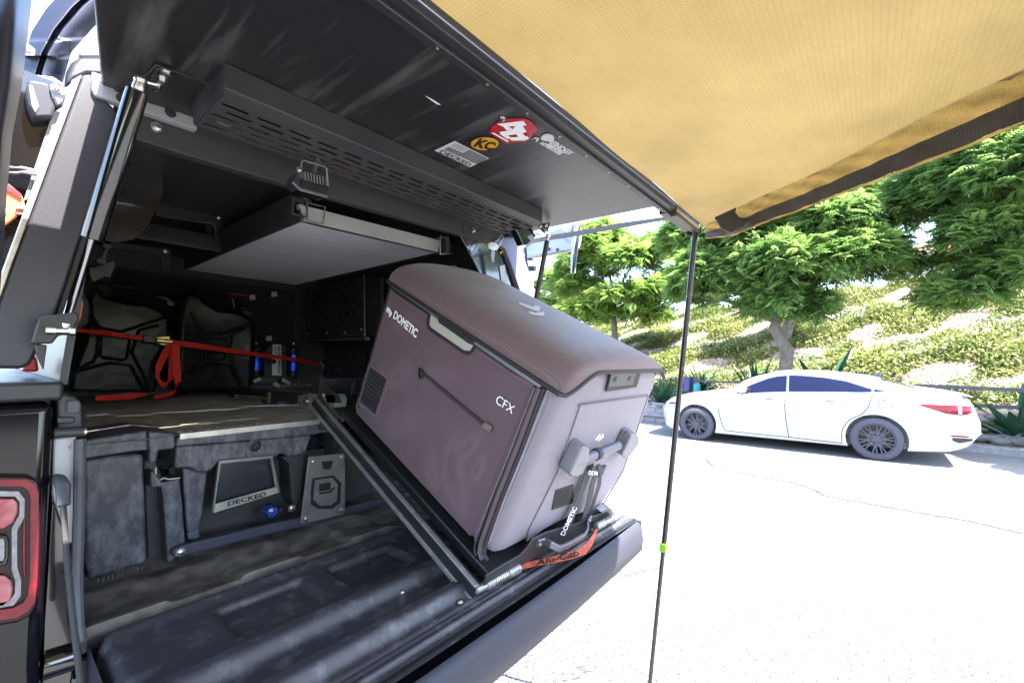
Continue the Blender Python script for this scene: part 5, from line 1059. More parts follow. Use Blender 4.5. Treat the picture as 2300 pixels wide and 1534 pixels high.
tag(build('blue_door_panel', MB().prism([PY(*q, 1.2) for q in [(-30, 560), (6, 580), (30, 470), (60, 440), (10, 700), (-30, 760)]], (0, .01, 0)), mat('sky_blue_film', (.12, .18, .45), .2, coat=.6)), 'strip of shiny blue film at the far left edge beside the pillar', 'panel')
# ================================================================== PARKED SEDAN
CXs, HWc = 9.06, .90                                        # near side plane, half width
car = thing('parked_sedan', (CXs+HWc, 1.35, 0), 'white four door sedan with tinted windows parked along the far kerb', 'car')
TOP = sorted([(3.50, .58), (3.46, .70), (3.34, .78), (3.06, .865), (2.53, .95), (2.22, 1.0), (2.02, 1.12), (1.87, 1.23), (1.64, 1.325), (1.4, 1.37), (1.14, 1.392), (.67, 1.385), (.36, 1.355), (0, 1.30), (-.22, 1.245), (-.49, 1.155), (-.74, 1.115), (-.89, 1.10), (-1.10, 1.05), (-1.14, .98), (-1.19, .80), (-1.20, .60)])
BEL = sorted([(3.50, .56), (3.46, .66), (3.34, .72), (3.06, .80), (2.53, .875), (2.22, .905), (1.65, .945), (.9, .985), (.23, 1.03), (0, 1.05), (-.5, 1.06), (-.9, 1.03), (-1.10, .99), (-1.14, .93), (-1.19, .75), (-1.20, .56)])
BOT = sorted([(3.50, .50), (3.46, .24), (3.40, .20), (3.2, .14), (2.39, .17), (.37, .18), (-.39, .19), (-.83, .23), (-1.08, .34), (-1.15, .46), (-1.20, .52)])
HWD = sorted([(3.50, .50), (3.47, .60), (3.40, .70), (3.25, .80), (3.0, .86), (2.6, .89), (2, .90), (0, .90), (-.5, .885), (-.9, .84), (-1.1, .77), (-1.16, .70), (-1.20, .60)])
def I(t, y): return float(np.interp(y, [q[0] for q in t], [q[1] for q in t]))
def sm(t, y): return sum(I(t, y+d) for d in (-.06, -.03, 0, .03, .06))/5
def side_hw(y, z):
    hw, zb, zt, zo = sm(HWD, y), sm(BEL, y), sm(TOP, y), sm(BOT, y)
    if z <= zb:
        s = (z-zo)/max(.05, zb-zo)
        return hw*(1 - .075*abs(1-s*1.8)**2.2*(.5 if s < .55 else .6)) + (-.02*smoothstep(.60, 1, s)) + .010*math.exp(-((s-.80)/.10)**2) - .012*math.exp(-((s-.32)/.12)**2)
    base = side_hw(y, zb-.0001)
    s = (z-zb)/max(.02, zt-zb); k = smoothstep(.03, .16, zt-zb)
    return base - (.045*smoothstep(0, .06, s) + .17*s**1.15)*k - (.22*smoothstep(0, 1, s))*(1-k) 
ys_ = np.concatenate([np.linspace(-1.20, -1.0, 9), np.linspace(-.96, 3.2, 80), np.linspace(3.24, 3.50, 12)])
secs = []
for y in ys_:
    zo, zb, zt = sm(BOT, y), sm(BEL, y), sm(TOP, y); pts = []
    zs = [zo] + list(np.linspace(zo+.02, zb, 12)) + list(zb+(zt-zb)*np.array([.08, .2, .4, .6, .8, .93]))
    for z in zs: pts.append((side_hw(y, z) - (.02 if z == zo else 0), z))
    hw = pts[-1][0]; k = smoothstep(.03, .16, zt-zb)
    for f in (.93, .8, .6, .35, 0): pts.append((hw*f, zt - (zt-zb)*.07*f**3 + .012*(1-f*f)))
    full = [(CXs+HWc-w_, y, z) for w_, z in pts] + [(CXs+HWc+w_, y, z) for w_, z in pts[::-1][1:]]
    secs.append([Vector(p) for p in full])
cbody = build('body', loft(secs), M['paint'], car, smooth=50)
WHL = ((2.725, .315), (-.017, .335))
cut = MB()
for (wy, wr_r) in WHL: cut.lathe((CXs-.3, wy, .335), (1, 0, 0), [(0, wr_r+.055), (.62, wr_r+.055)], 48); cut.lathe((CXs+2*HWc+.3, wy, .335), (-1, 0, 0), [(0, wr_r+.055), (.62, wr_r+.055)], 48)
co = build('arch_cutter', cut, M['black'], smooth=0)
md_ = cbody.modifiers.new('b', 'BOOLEAN'); md_.object = co; md_.operation = 'DIFFERENCE'; md_.solver = 'EXACT'
bpy.context.view_layer.update(); dg = bpy.context.evaluated_depsgraph_get(); nm = bpy.data.meshes.new_from_object(cbody.evaluated_get(dg)); cbody.modifiers.clear(); cbody.data = nm
bpy.data.objects.remove(co)
arch = MB(); arch.box(CXs+.10, CXs+2*HWc-.10, -.38, .34, .30, .66); arch.box(CXs+.10, CXs+2*HWc-.1, 2.36, 3.08, .28, .64); arch.box(CXs+.12, CXs+2*HWc-.12, -.35, 3.0, .20, .32)
build('wheel_arch_liner', arch, M['black'], car)
def on_side(y, z, d=.003): return Vector((CXs+HWc-side_hw(y, z)-d, y, z))
def glasspatch(name, ya, yb, lo, hi, m, par, n=36, k=8, d=.004):
    return build(name, MB().grid(lambda a, c: on_side(ya+(yb-ya)*a, lo(ya+(yb-ya)*a)*(1-c)+hi(ya+(yb-ya)*a)*c, d), n, k), m, par, smooth=80)
lo = lambda y: max(float(np.interp(y, [-.16, .0, .26, 1.65, 2.1], [1.10, 1.075, 1.045, .965, .945])), sm(BEL, y)+.012)
hi = lambda y: float(np.interp(y, [-.16, .04, .35, .64, .95, 1.15, 1.35, 1.5, 1.77, 1.95, 2.1], [1.104, 1.125, 1.235, 1.285, 1.31, 1.315, 1.288, 1.245, 1.12, 1.02, .95]))
glasspatch('surround', -.19, 2.13, lambda y: lo(y)-.012, lambda y: hi(y)+.012, M['chrome'], car, d=.002)
gw1 = glasspatch('side_window', .02, 1.165, lo, hi, M['glass'], car, d=.006)
gw2 = glasspatch('side_window', 1.20, 2.0, lo, hi, M['glass'], car, d=.006)
gw3 = glasspatch('quarter_window', -.14, -.01, lo, hi, M['glass'], car, 8, d=.006)
def line(pts, w=.0065, m='seam', name='door_seam', d=.002):
    P_ = []
    for i in range(len(pts)-1):
        for k in range(6): P_.append((pts[i][0]+(pts[i+1][0]-pts[i][0])*k/6, pts[i][1]+(pts[i+1][1]-pts[i][1])*k/6))
    P_.append(pts[-1]); return build(name, MB().tube([on_side(y, z, d) for y, z in P_], w, 4), M[m], car)
line([(1.19, 1.30), (1.185, .95), (1.215, .8), (1.20, .50), (1.165, .235)])
line([(2.30, .66), (2.30, .55), (2.25, .35), (2.20, .245), (1.8, .235), (1.165, .235)])
line([(1.165, .235), (.42, .222), (.42, .38), (.40, .48), (.31, .62), (.15, .72), (.06, .85), (.02, 1.0), (.0, 1.06)])
line([(-.16, .94), (-.14, .96), (.06-.16, .965)], .004)
line([(-.06, .955), (-.09, .968), (-.20, .965), (-.225, .95), (-.225, .86), (-.20, .85), (-.09, .855), (-.06, .87), (-.06, .955)], .004)
for (a, c) in ((1.36, 1.56), (.46, .66)):
    z = .90 if a > 1 else .915
    build('door_handle', MB().tube([on_side(a+(c-a)*t, z, .004+.016*math.sin(math.pi*t)) for t in np.linspace(0, 1, 9)], [.008, .012, .013, .013, .013, .013, .013, .012, .008], 8), M['paint'], car)
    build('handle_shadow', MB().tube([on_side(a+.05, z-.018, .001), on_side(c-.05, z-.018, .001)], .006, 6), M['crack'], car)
# mirror
mr = build('wing_mirror', MB().lathe(on_side(1.88, 1.03, .10), (0, -.75, .3), [(-.10, .02), (-.07, .05), (0, .065), (.05, .055), (.06, .03)], 16), M['paint'], car)
build('mirror_glass', MB().lathe(on_side(1.80, 1.02, .10), (0, -1, .1), [(.0, .052), (.03, .05), (.035, .01)], 16), M['black'], mr)
# rear lamp
def lampz(y, top): 
    return (float(np.interp(y, [-1.12, -1.0, -.5], [.925, .925, .925])) if top else float(np.interp(y, [-1.12, -1.05, -.98, -.82, -.66, -.5], [.84, .80, .785, .80, .86, .922])))
tlc = glasspatch('tail_lamp', -1.10, -.5, lambda y: lampz(y, 0), lambda y: min(lampz(y, 1), sm(BEL, y)-.01), M['lamp_red'], car, 30, 6, .006)
glasspatch('clear_insert', -.995, -.95, lambda y: lampz(y, 0)+.01, lambda y: lampz(y, 1)-.015, M['lamp_clear'], tlc, 6, 6, .009)
glasspatch('reflector', -1.06, -.87, lambda y: .465, lambda y: .49, M['lamp_red'], car, 10, 4, .004)
glasspatch('exhaust_trim', -1.10, -.88, lambda y: float(np.interp(y, [-1.1, -.95, -.88], [.42, .375, .41])), lambda y: .452, M['black'], car, 12, 4, .004)
glasspatch('head_lamp', 3.12, 3.44, lambda y: float(np.interp(y, [3.12, 3.3, 3.44], [.69, .64, .62])), lambda y: float(np.interp(y, [3.12, 3.3, 3.44], [.735, .715, .65])), M['lamp_clear'], car, 14, 5, .005)
glasspatch('lamp_signal', 3.16, 3.3, lambda y: .675, lambda y: .705, M['lamp_red'], car, 8, 3, .008)
glasspatch('bumper_vent', 3.36, 3.44, lambda y: float(np.interp(y, [3.36, 3.44], [.25, .42])), lambda y: float(np.interp(y, [3.36, 3.44], [.27, .46])), M['black'], car, 8, 3, .004)
text_quad('HYBRID', [on_side(.60, .262), on_side(.45, .262), on_side(.45, .282), on_side(.60, .282)], 'lettering', M['steel'], car)
# rear and front screens over the roof sides
def topz(y, w_): return sm(TOP, y)
build('rear_screen', MB().grid(lambda a, c: Vector((CXs+HWc-.62+1.24*a, -.52+.42*c, sm(TOP, -.52+.42*c)+.014-.008*abs(2*a-1)**2)), 12, 10), mat('amber_glass', (.10, .09, .05), .05, coat=1), car, smooth=80)
build('front_screen', MB().grid(lambda a, c: Vector((CXs+HWc-.60+1.2*a, 1.5+.68*c, sm(TOP, 1.5+.68*c)+.014-.008*abs(2*a-1)**2)), 12, 10), M['glass'], car, smooth=80)
build('roof_fin', MB().prism([(CXs+HWc, -.12, 1.27), (CXs+HWc, .08, 1.30), (CXs+HWc, -.10, 1.36)], (.03, 0, 0)), M['mail_blue'], car, bevel=.004)
build('boot_lip', MB().grid(lambda a, c: Vector((CXs+HWc-.72+1.44*a, -1.13+.10*c, 1.045+.022*c+.012*(1-abs(2*a-1)**3))), 16, 5), M['paint'], car, smooth=80)
# wheels
def wheel(wy, r):
    t = MB(); ox = CXs-.002; w_ = .22
    t.lathe((ox, wy, r), (1, 0, 0), [(.014, r*.70), (.0, r*.74), (.004, r*.86), (.014, r*.95), (.035, r), (w_-.035, r), (w_-.01, r*.95), (w_, r*.72)], 56, caps=False)
    to = build('tyre', t, M['tyre'], car, smooth=50)
    rm = MB(); rm.lathe((ox+.012, wy, r), (1, 0, 0), [(0, r*.705), (.004, r*.675), (.035, r*.64), (.13, r*.62), (.14, r*.05)], 48, caps=False)
    rm2 = build('rim_well', rm, M['void'], to); 
    rg = MB().tube([Vector((ox+.012, wy+r*.68*math.cos(a), r+r*.68*math.sin(a))) for a in np.linspace(0, 2*math.pi, 48, endpoint=False)], r*.022, 6, closed=True)
    build('rim_edge', rg, M['rim'], to)
    sp = MB()
    for k in range(10):
        a = 2*math.pi*k/10+.15
        for s in (-1, 1):
            p0 = Vector((ox+.022, wy+r*.17*math.cos(a+s*.35), r+r*.17*math.sin(a+s*.35))); a2 = a+s*(.15 if k % 2 else .24)
            p1 = Vector((ox+.012, wy+r*.66*math.cos(a2), r+r*.66*math.sin(a2))); d = (p1-p0)/2; n_ = Vector((1, 0, 0)).cross(d.normalized())
            sp.obox((p0+p1)/2, d, n_*r*.024, Vector((.009, 0, 0)))
    build('spokes', sp, M['rim'], to)
    build('hub', MB().lathe((ox+.012, wy, r), (1, 0, 0), [(0, r*.13), (.004, r*.20), (.02, r*.22)], 24), M['rim'], to)
    for k in range(5):
        a = 2*math.pi*k/5+.3; build('wheel_nut', MB().lathe((ox+.006, wy+r*.15*math.cos(a), r+r*.15*math.sin(a)), (1, 0, 0), [(0, r*.03), (.012, r*.03)], 6), M['black_print'], to)
    build('brake_disc', MB().lathe((ox+.09, wy, r), (1, 0, 0), [(0, r*.36), (.012, r*.36)], 32), M['handle_dark'], to)
for wy, r in WHL: wheel(wy, r)
for wy, r in WHL:
    to = build('tyre', MB().lathe((CXs+2*HWc-.22, wy, r), (1, 0, 0), [(0, r*.7), (.01, r*.95), (.035, r), (.185, r), (.21, r*.95), (.22, r*.7)], 32), M['tyre'], car)

# ================================================================== PLANTS
def frond_mesh(n=8, L=.42):
    """fern-like compound leaf along +x, drooping; leaflets as slim diamonds"""
    v, f = [], []
    for i in range(n):
        t = (i+.6)/n; x = L*t; z = -.55*L*t*t + .10*L*t; w = L*.36*math.sin(math.pi*min(1, .16+t*.88))**.8
        for s in (-1, 1):
            b = len(v); dx = L*.085; zz = -w*.35
            v += [(x-dx*.3, 0, z), (x+w*.25-dx, s*w*.5, z+zz*.3+.01), (x+w*.42, s*w, z+zz), (x+w*.25+dx*.7, s*w*.5, z+zz*.35)]
            f.append((b, b+1, b+2, b+3))
    b = len(v); v += [(L*.93, -.012, -.42*L), (L*1.12, 0, -.58*L), (L*.93, .012, -.42*L), (L*.85, 0, -.36*L)]; f.append((b, b+1, b+2, b+3))
    return np.array(v), np.array(f)
FV, FF = frond_mesh()
def scatter_fronds(centres, dirs, per, spread, size, rng):
    N = len(centres)*per; v = np.repeat(FV[None], N, 0)
    c = np.repeat(centres, per, 0) + rng.normal(0, spread, (N, 3)); d = np.repeat(dirs, per, 0)
    ang = np.arctan2(d[:, 1], d[:, 0]) + rng.uniform(-1.6, 1.6, N); pitch = rng.normal(.15, .38, N) + np.clip(d[:, 2], -.6, .8)*.5; roll = rng.normal(0, .35, N); s = rng.uniform(.65, 1.25, N)*size
    v = v*s[:, None, None]
    y, z = v[..., 1].copy(), v[..., 2].copy(); cr, sr = np.cos(roll)[:, None], np.sin(roll)[:, None]; v[..., 1] = y*cr-z*sr; v[..., 2] = y*sr+z*cr
    x, z = v[..., 0].copy(), v[..., 2].copy(); cp, sp_ = np.cos(pitch)[:, None], np.sin(pitch)[:, None]; v[..., 0] = x*cp-z*sp_; v[..., 2] = x*sp_+z*cp
    x, y = v[..., 0].copy(), v[..., 1].copy(); ca, sa = np.cos(ang)[:, None], np.sin(ang)[:, None]; v[..., 0] = x*ca-y*sa; v[..., 1] = x*sa+y*ca
    v += c[:, None, :]; f = (FF[None]+(np.arange(N)*len(FV))[:, None, None]).reshape(-1, 4); return v.reshape(-1, 3), f
def limb(mb, a, b, r0, r1, rng, n=7, wob=.06):
    a, b = Vector(a), Vector(b); L = (b-a).length; pts = []
    for i in range(n):
        t = i/(n-1); p = a.lerp(b, t); 
        if 0 < i < n-1: p += Vector(rng.normal(0, wob*L*.35, 3))
        p.z += .12*L*math.sin(math.pi*t)*.4; pts.append(p)
    mb.tube(pts, [r0+(r1-r0)*i/(n-1) for i in range(n)], 8); return pts
def tree(label, base, fork, blobs, m, r0, seed, ncl=170, per=11, size=1.0, group='feathery street trees on the bank', trunk_pts=None):
    rng = np.random.default_rng(seed); base, fork = Vector(base), Vector(fork); t = thing('feathery_tree', base, label, 'tree', group)
    mb = MB(); tp = trunk_pts or [base, base.lerp(fork, .5)+Vector((.05, .06, 0)), fork]
    m_ = len(tp); mb.tube([Vector(tp[0])-Vector((0, 0, .25))]+[Vector(p) for p in tp], [r0*1.25]+[r0*(1.05-.3*i/(m_-1)) for i in range(m_)], 12)
    C_all, D_all = [], []
    for (c, r, wt) in blobs:
        c = np.array(c); r = np.array(r); pts = limb(mb, fork, Vector(c), r0*.55, r0*.14, rng)
        k = int(ncl*wt); d = rng.normal(0, 1, (k, 3)); d /= np.linalg.norm(d, axis=1)[:, None]; d[:, 2] = np.where(d[:, 2] < -.35, -d[:, 2]*.4, d[:, 2]); rad = rng.uniform(.45, 1.0, k)**.6
        P_ = c + d*r*rad[:, None]; lum = np.sin(P_[:, 0]*2.1+seed)*np.sin(P_[:, 1]*2.4+1)*np.sin(P_[:, 2]*2.6); keep = lum > -.22; P_ = P_[keep]; d = d[keep]
        C_all.append(P_); D_all.append(d)
        for i in rng.choice(len(P_), min(9, len(P_)), replace=False): limb(mb, pts[rng.integers(3, 7)], Vector(P_[i]), r0*.14, r0*.03, rng, 5, .1)
    v, f = scatter_fronds(np.concatenate(C_all), np.concatenate(D_all), per, .13*size, size, rng)
    build('trunk', mb, M['bark'], t, smooth=80); npobj('crown', v, f, m, t); return t
gz = hill_z
# tree behind the car
bx0 = PX(1752, 800, 12.2); bz = gz(12.2, bx0.y); F1 = PX(1745, 722, 12.1)
def bl(px, py, x, r): p = PX(px, py, x); return (tuple(p), r)
tree('bent trunk tree with a broad feathery crown rising right behind the white car', (12.2, bx0.y, bz), F1,
     [(*bl(1600, 620, 12.0, (1.0, 1.05, .62)), 1.1), (*bl(1760, 600, 11.7, (1.0, 1.05, .7)), 1.2), (*bl(1900, 590, 12.2, (1.0, .95, .6)), 1.0), (*bl(1700, 520, 12.4, (1.2, 1.1, .7)), 1.2), (*bl(1860, 500, 12.4, (1.1, 1.0, .6)), 1.0), (*bl(1560, 540, 12.6, (.9, .8, .6)), .7), (*bl(1760, 440, 12.6, (1.2, 1.3, .6)), 1.0), (*bl(1660, 680, 11.9, (.7, .7, .3)), .5), (*bl(1840, 690, 12.0, (.6, .6, .22)), .3), (*bl(1745, 680, 11.7, (.6, .6, .28)), .5), (*bl(1560, 660, 12.2, (.7, .6, .35)), .4)],
     M['leaf'], .145, 11, 165, 17, .74, trunk_pts=[Vector((12.2, bx0.y, bz)), PX(1768, 790, 12.2), PX(1752, 760, 12.15), PX(1738, 735, 12.1), F1])
b2 = PX(1388, 750, 17); F2 = PX(1378, 700, 17)
tree('airy tree with a thin trunk left of the awning pole, sky showing through', (17, b2.y, gz(17, b2.y)), F2,
     [(*bl(1330, 560, 17, (1.3, 1.3, .9)), .9), (*bl(1420, 590, 17, (1.3, 1.5, .9)), 1.0), (*bl(1300, 650, 17, (1.2, 1.2, .7)), .8), (*bl(1460, 660, 17, (1.1, 1.2, .5)), .7), (*bl(1390, 670, 16.5, (1.0, 1.3, .4)), .6), (*bl(1360, 530, 17.5, (1.2, .9, .6)), .5), (*bl(1330, 700, 16.5, (1.0, 1.1, .45)), .7), (*bl(1440, 705, 17, (.9, 1.0, .35)), .5), (*bl(1310, 600, 16.8, (1.1, 1.0, .8)), .7)],
     M['leaf_light'], .14, 23, 130, 14, .95)
b3 = PX(1235, 760, 23); 
tree('pale yellow green tree furthest left, half hidden by the cooler lid', (23, b3.y, gz(23, b3.y)), PX(1235, 700, 23),
     [(*bl(1245, 640, 23, (1.5, 1.4, 1.2)), 1.0), (*bl(1290, 690, 23, (1.4, 1.4, .7)), .7), (*bl(1225, 690, 23, (1, 1.2, .8)), .6)], M['leaf_light'], .14, 31, 100, 12, 1.1)
b4 = PX(2480, 700, 13.5)
tree('large dark feathery tree hanging in from the right edge of the picture', (13.5, b4.y, gz(13.5, b4.y)), PX(2420, 590, 13.2),
     [(*bl(2140, 440, 12.6, (1.0, 1.0, .75)), 1.1), (*bl(2280, 400, 12.2, (1.1, 1.1, .85)), 1.3), (*bl(2250, 520, 12.4, (1.1, 1.0, .6)), 1.1), (*bl(2160, 660, 12.6, (.8, .6, .22)), .35), (*bl(2290, 610, 12.6, (.9, .7, .36)), .6), (*bl(2400, 500, 12.4, (1.1, 1.1, 1.1)), 1.1), (*bl(2200, 330, 12.8, (1.2, 1.2, .6)), 1.0), (*bl(2090, 590, 12.9, (.4, .4, .12)), .1)],
     M['leaf'], .17, 47, 165, 17, .74)
b5 = PX(1762, 700, 18)
tree('darker tree further up the bank filling the gap between the nearer crowns', (18, b5.y, gz(18, b5.y)), PX(1800, 640, 18),
     [(*bl(1860, 540, 18, (1.4, 1.2, 1.0)), .8), (*bl(1880, 450, 18, (1.3, 1.2, .8)), .8), (*bl(1530, 560, 18, (1.3, 1.6, .9)), .9), (*bl(1520, 650, 18, (1.1, 1.4, .6)), .6)],
     M['leaf'], .17, 53, 110, 14, 1.0)

# strap-leaf clumps
def clump(label, base, n, L, w, m=M['leaf_strap'], seed=1, up=.9, name='agapanthus_clump', cat='shrub', group='strap leaved clumps along the rail fence'):
    rng = np.random.default_rng(seed); base = Vector(base); vs, fs = [], []
    for k in range(n):
        a = rng.uniform(0, 2*math.pi); l = L*rng.uniform(.6, 1.1); e = rng.uniform(.35, 1.35)*up; ww = w*rng.uniform(.7, 1.2); d = Vector((math.cos(a), math.sin(a), 0)); s = Vector((-math.sin(a), math.cos(a), 0)); o = base + d*rng.uniform(0, .06)
        m_ = 5
        for i in range(m_+1):
            t = i/m_; r_ = l*t; p = o + d*(r_*math.cos(e)) + Vector((0, 0, r_*math.sin(e)-.30*l*t*t*math.cos(e))); wd = ww*(math.sin(math.pi*min(1, .15+t*.86)))**.8*.5; vs += [p-s*wd, p+s*wd+Vector((0, 0, .004)), p+Vector((0, 0, -wd*.5))]
        b = len(vs)-3*(m_+1)
        for i in range(m_): fs += [(b+3*i, b+3*i+2, b+3*i+5, b+3*i+3), (b+3*i+2, b+3*i+1, b+3*i+4, b+3*i+5)]
    t = thing(name, base, label, cat, group); build('leaves', MB().add(vs, fs), m, t, smooth=80); return t
def cl_at(px, py, x, *a, **k):
    p = PX(px, py, x); return clump(a[0], (x, p.y, gz(x, p.y)-.02 if x > 11.25 else p.z), *a[1:], **k)
cl_at(1490, 900, 11.9, 'dense strap leaved clump left of the pole behind the block wall', 64, 1.25, .075, seed=3)
cl_at(1700, 840, 13.3, 'low spiky clump just left of the bent tree trunk behind the car roof', 46, 1.45, .085, seed=4)
cl_at(1850, 840, 13.3, 'broad leaved plant fanning above the rear of the car roof', 38, 1.75, .17, seed=5)
cl_at(1575, 770, 13.4, 'spiky pale clump on the bank right of the pole', 46, 1.05, .065, seed=6)
cl_at(1900, 770, 13.6, 'grassy spiky clump half way up the bank', 50, 1.1, .065, seed=7)
cl_at(2290, 900, 11.55, 'big blue green broad leaved plant at the right edge', 36, 1.35, .16, seed=8)
cl_at(2040, 900, 11.8, 'small dark plant peeking over the boot of the car', 16, 1.0, .13, seed=9)
cl_at(2222, 968, 11.42, 'small spiky plant among the stones behind the bumper', 16, .28, .03, seed=10)
cl_at(2262, 972, 11.40, 'second small spiky plant among the stones, nearer the edge', 16, .28, .03, seed=12)
cl_at(2290, 960, 11.45, 'low blue green tuft under the big plant at the right edge', 24, .45, .05, seed=13)
# ground cover: real leaves over the bank
rng = np.random.default_rng(9)
def cover(name, label, N, xr, yr, size, m, thr, seed, mound=.12):
    rng = np.random.default_rng(seed); xs = rng.uniform(*xr, N); ys = rng.uniform(*yr, N)
    dens = np.sin(xs*1.9+ys*.8+seed)+np.sin(ys*2.3-xs*1.1+seed*2)+.8*np.sin(xs*4.3+ys*3.9)+rng.normal(0, .35, N); k = dens > thr; xs, ys, dens = xs[k], ys[k], dens[k]
    z = np.array([gz(a, b) for a, b in zip(xs, ys)]) + rng.uniform(0, 1, len(xs))*mound*np.clip(dens-thr, 0, 1.5); n = len(xs)
    a = rng.uniform(0, 2*np.pi, n); s = rng.uniform(.5, 1.2, n)*size; tl = rng.normal(0, .6, (n, 2)); ca, sa = np.cos(a), np.sin(a)
    q = []
    for (u_, v_) in ((-1, 0), (0, -.5), (1, 0), (0, .5)):
        x = (u_*ca-v_*sa)*s; y = (u_*sa+v_*ca)*s; q.append(np.stack([xs+x, ys+y, z+x*tl[:, 0]+y*tl[:, 1]+.01], 1))
    v = np.stack(q, 1).reshape(-1, 3); f = np.arange(4*n).reshape(-1, 4); return tag(npobj(name, v, f, m, kind='stuff'), label, None)
cover('ground_cover', 'yellow green creeping ground cover in patches over the bank', 330000, (11.9, 24), (-6, 14), .05, M['cover_leaf'], -.1, 3, .22)
cover('ground_cover', 'grey green creeping ground cover between the yellow patches', 120000, (11.9, 22), (-6, 12), .05, M['cover_leaf2'], .7, 8, .18)
cover('leaf_litter', 'dry pale leaf litter on the bare soil of the bank', 60000, (11.4, 20), (-5, 9), .03, mat('litter', (.42, .30, .22), .8, col2=(.10, .06, .04), nscale=6, ramp=(.4, .6)), -1.5, 5, .0)
# ================================================================== fences, stones, wall, boxes
rf = thing('rail_fence', (11.6, 0, .3), 'low dark two rail timber fence behind the car', 'fence')
for (a, b) in (((1600, 852), (1470, 852)), ):
    pass
def rail(pa, pb, x, r=.035):
    A, B = PX(*pa, x), PX(*pb, x); d = (B-A)/2; build('rail', MB().obox((A+B)/2, d, (r*.6, 0, 0), (0, 0, r)), M['wood'], rf, bevel=.006)
rail((1462, 852), (1640, 858), 11.7, .022); rail((1640, 858), (2060, 866), 11.7, .026); rail((2060, 866), (2330, 878), 11.6); rail((2060, 905), (2330, 917), 11.6)
for q in ((1562, 845, 905), (2018, 853, 930), (2322, 868, 950)):
    A, B = PX(q[0], q[1], 11.68), PX(q[0], q[2], 11.68); build('post', MB().box(11.66, 11.76, A.y-.05, A.y+.05, B.z-.2, A.z), M['wood'], rf, bevel=.006)
tag(build('log_edging', MB().lathe(PX(2168, 925, 11.5), PX(2330, 932, 11.5)-PX(2168, 925, 11.5), [(0, .06), (.5, .07), (1.1, .055)], 12), M['log']), 'split tan log lying under the fence above the stones', 'log')
# stones
def rock(px, py, x, r, label, seed, sq=.6):
    p = PX(px, py, x); rg = np.random.default_rng(seed); bm = bmesh.new(); bmesh.ops.create_icosphere(bm, subdivisions=3, radius=1)
    ph = rg.uniform(0, 6, 6)
    for v in bm.verts:
        c = v.co; k = 1+.12*math.sin(c.x*2.3+ph[0])*math.sin(c.y*2.1+ph[1])+.08*math.sin(c.z*3+ph[2]+c.x*2); v.co = Vector((c.x*r*.9*k, c.y*r*1.25*k, c.z*r*sq*1.2*k))
    me = bpy.data.meshes.new('river_stone'); bm.to_mesh(me); bm.free(); me.materials.append(M['stone']); me.polygons.foreach_set('use_smooth', [True]*len(me.polygons))
    o = bpy.data.objects.new('river_stone', me); COL.objects.link(o); o.location = p; tag(o, label, 'stone', 'river stones edging the bank'); return o
RK = [(2222, 983, .11, 'round pinkish river stone nearest behind the bumper, middle of the bottom row'), (2247, 988, .135, 'largest broad river stone in the bottom row'), (2282, 990, .13, 'big river stone at the right edge of the bottom row'), (2200, 982, .10, 'river stone half hidden behind the bumper, bottom row'), (2206, 942, .08, 'tan stone just under the log near the boot'), (2228, 936, .07, 'round grey stone resting against the log'), (2195, 938, .075, 'brown stone tight behind the boot lid corner'), (2250, 936, .11, 'flat sandy brown block of stone under the log'), (2205, 962, .07, 'small dark stone between the two rows'), (2232, 1000, .06, 'small low stone at the kerb front'), (2262, 1000, .05, 'smallest low stone at the kerb, nearer the right edge'), (2310, 985, .12, 'river stone cut by the right edge of the picture')]
for i, (a, b, r, l) in enumerate(RK): rock(a, b, 11.32 if b > 950 else 11.45, r, l, 70+i)
# block wall, every block its own part
bw = thing('block_wall', (11.35, 4.6, 0), 'low pinkish concrete block wall in front of the car nose', 'wall')
blk = None
for r_ in range(4):
    for c_ in range(22):
        y0 = 3.45+c_*.31+(r_ % 2)*.155
        if y0 < 3.4: continue
        if blk is None: blk = build('block', MB().box(-.1, .1, .003, .305, .003, .122), M['block'], bw, bevel=.006); o = blk
        else: o = blk.copy(); COL.objects.link(o)
        o.location = Vector((11.32+random.uniform(-.006, .006), y0, -.03+.125*r_)) - bw.location
build('mortar', MB().box(11.24, 11.40, 3.45, 10.4, -.1, .46), M['kerb'], bw)
# letter boxes
nb = thing('navy_box', PX(1548, 880, 11.5), 'navy blue post box beside the pole above the block wall', 'post box')
q0 = [PX(*q, 11.5) for q in [(1535, 850), (1548, 849), (1548, 879), (1535, 880)]]
build('box_body', MB().prism(q0, (.25, 0, 0)), M['mail_blue'], nb, bevel=.01)
build('box_roof', MB().prism([PX(*q, 11.49) for q in [(1533, 847), (1550, 846), (1550, 850), (1533, 851)]], (.28, 0, 0)), M['mail_blue'], nb, bevel=.006)
build('post', MB().box(11.58, 11.64, q0[3].y-.12, q0[3].y-.06, .1, q0[3].z), M['wood'], nb)
tb = thing('teal_canister', PX(1566, 880, 11.5), 'rounded teal canister next to the navy post box', 'canister')
A = PX(1565, 882, 11.6); B = PX(1565, 861, 11.6)
build('canister_body', MB().lathe(A, (0, 0, 1), [(0, .085), ((B-A).length-.03, .088), ((B-A).length, .06), ((B-A).length+.01, .02)], 20), M['teal'], tb)
build('stand', MB().lathe(A-Vector((0, 0, .5)), (0, 0, 1), [(0, .02), (.5, .02)], 8), M['wood'], tb)
# solar path lights
for i, q in enumerate([(1590, 868), (1606, 868)]):
    p = PX(*q, 11.55); t = thing('path_light', p, ('left' if i == 0 else 'right')+' one of two tiny stake lights above the car bonnet', 'garden light', 'stake lights above the bonnet')
    build('stake', MB().lathe(p-Vector((0, 0, .25)), (0, 0, 1), [(0, .008), (.3, .008)], 6), M['steel'], t); build('lamp_head', MB().lathe(p, (0, 0, 1), [(0, .02), (.05, .03), (.055, .012)], 10), M['mail_blue'], t)
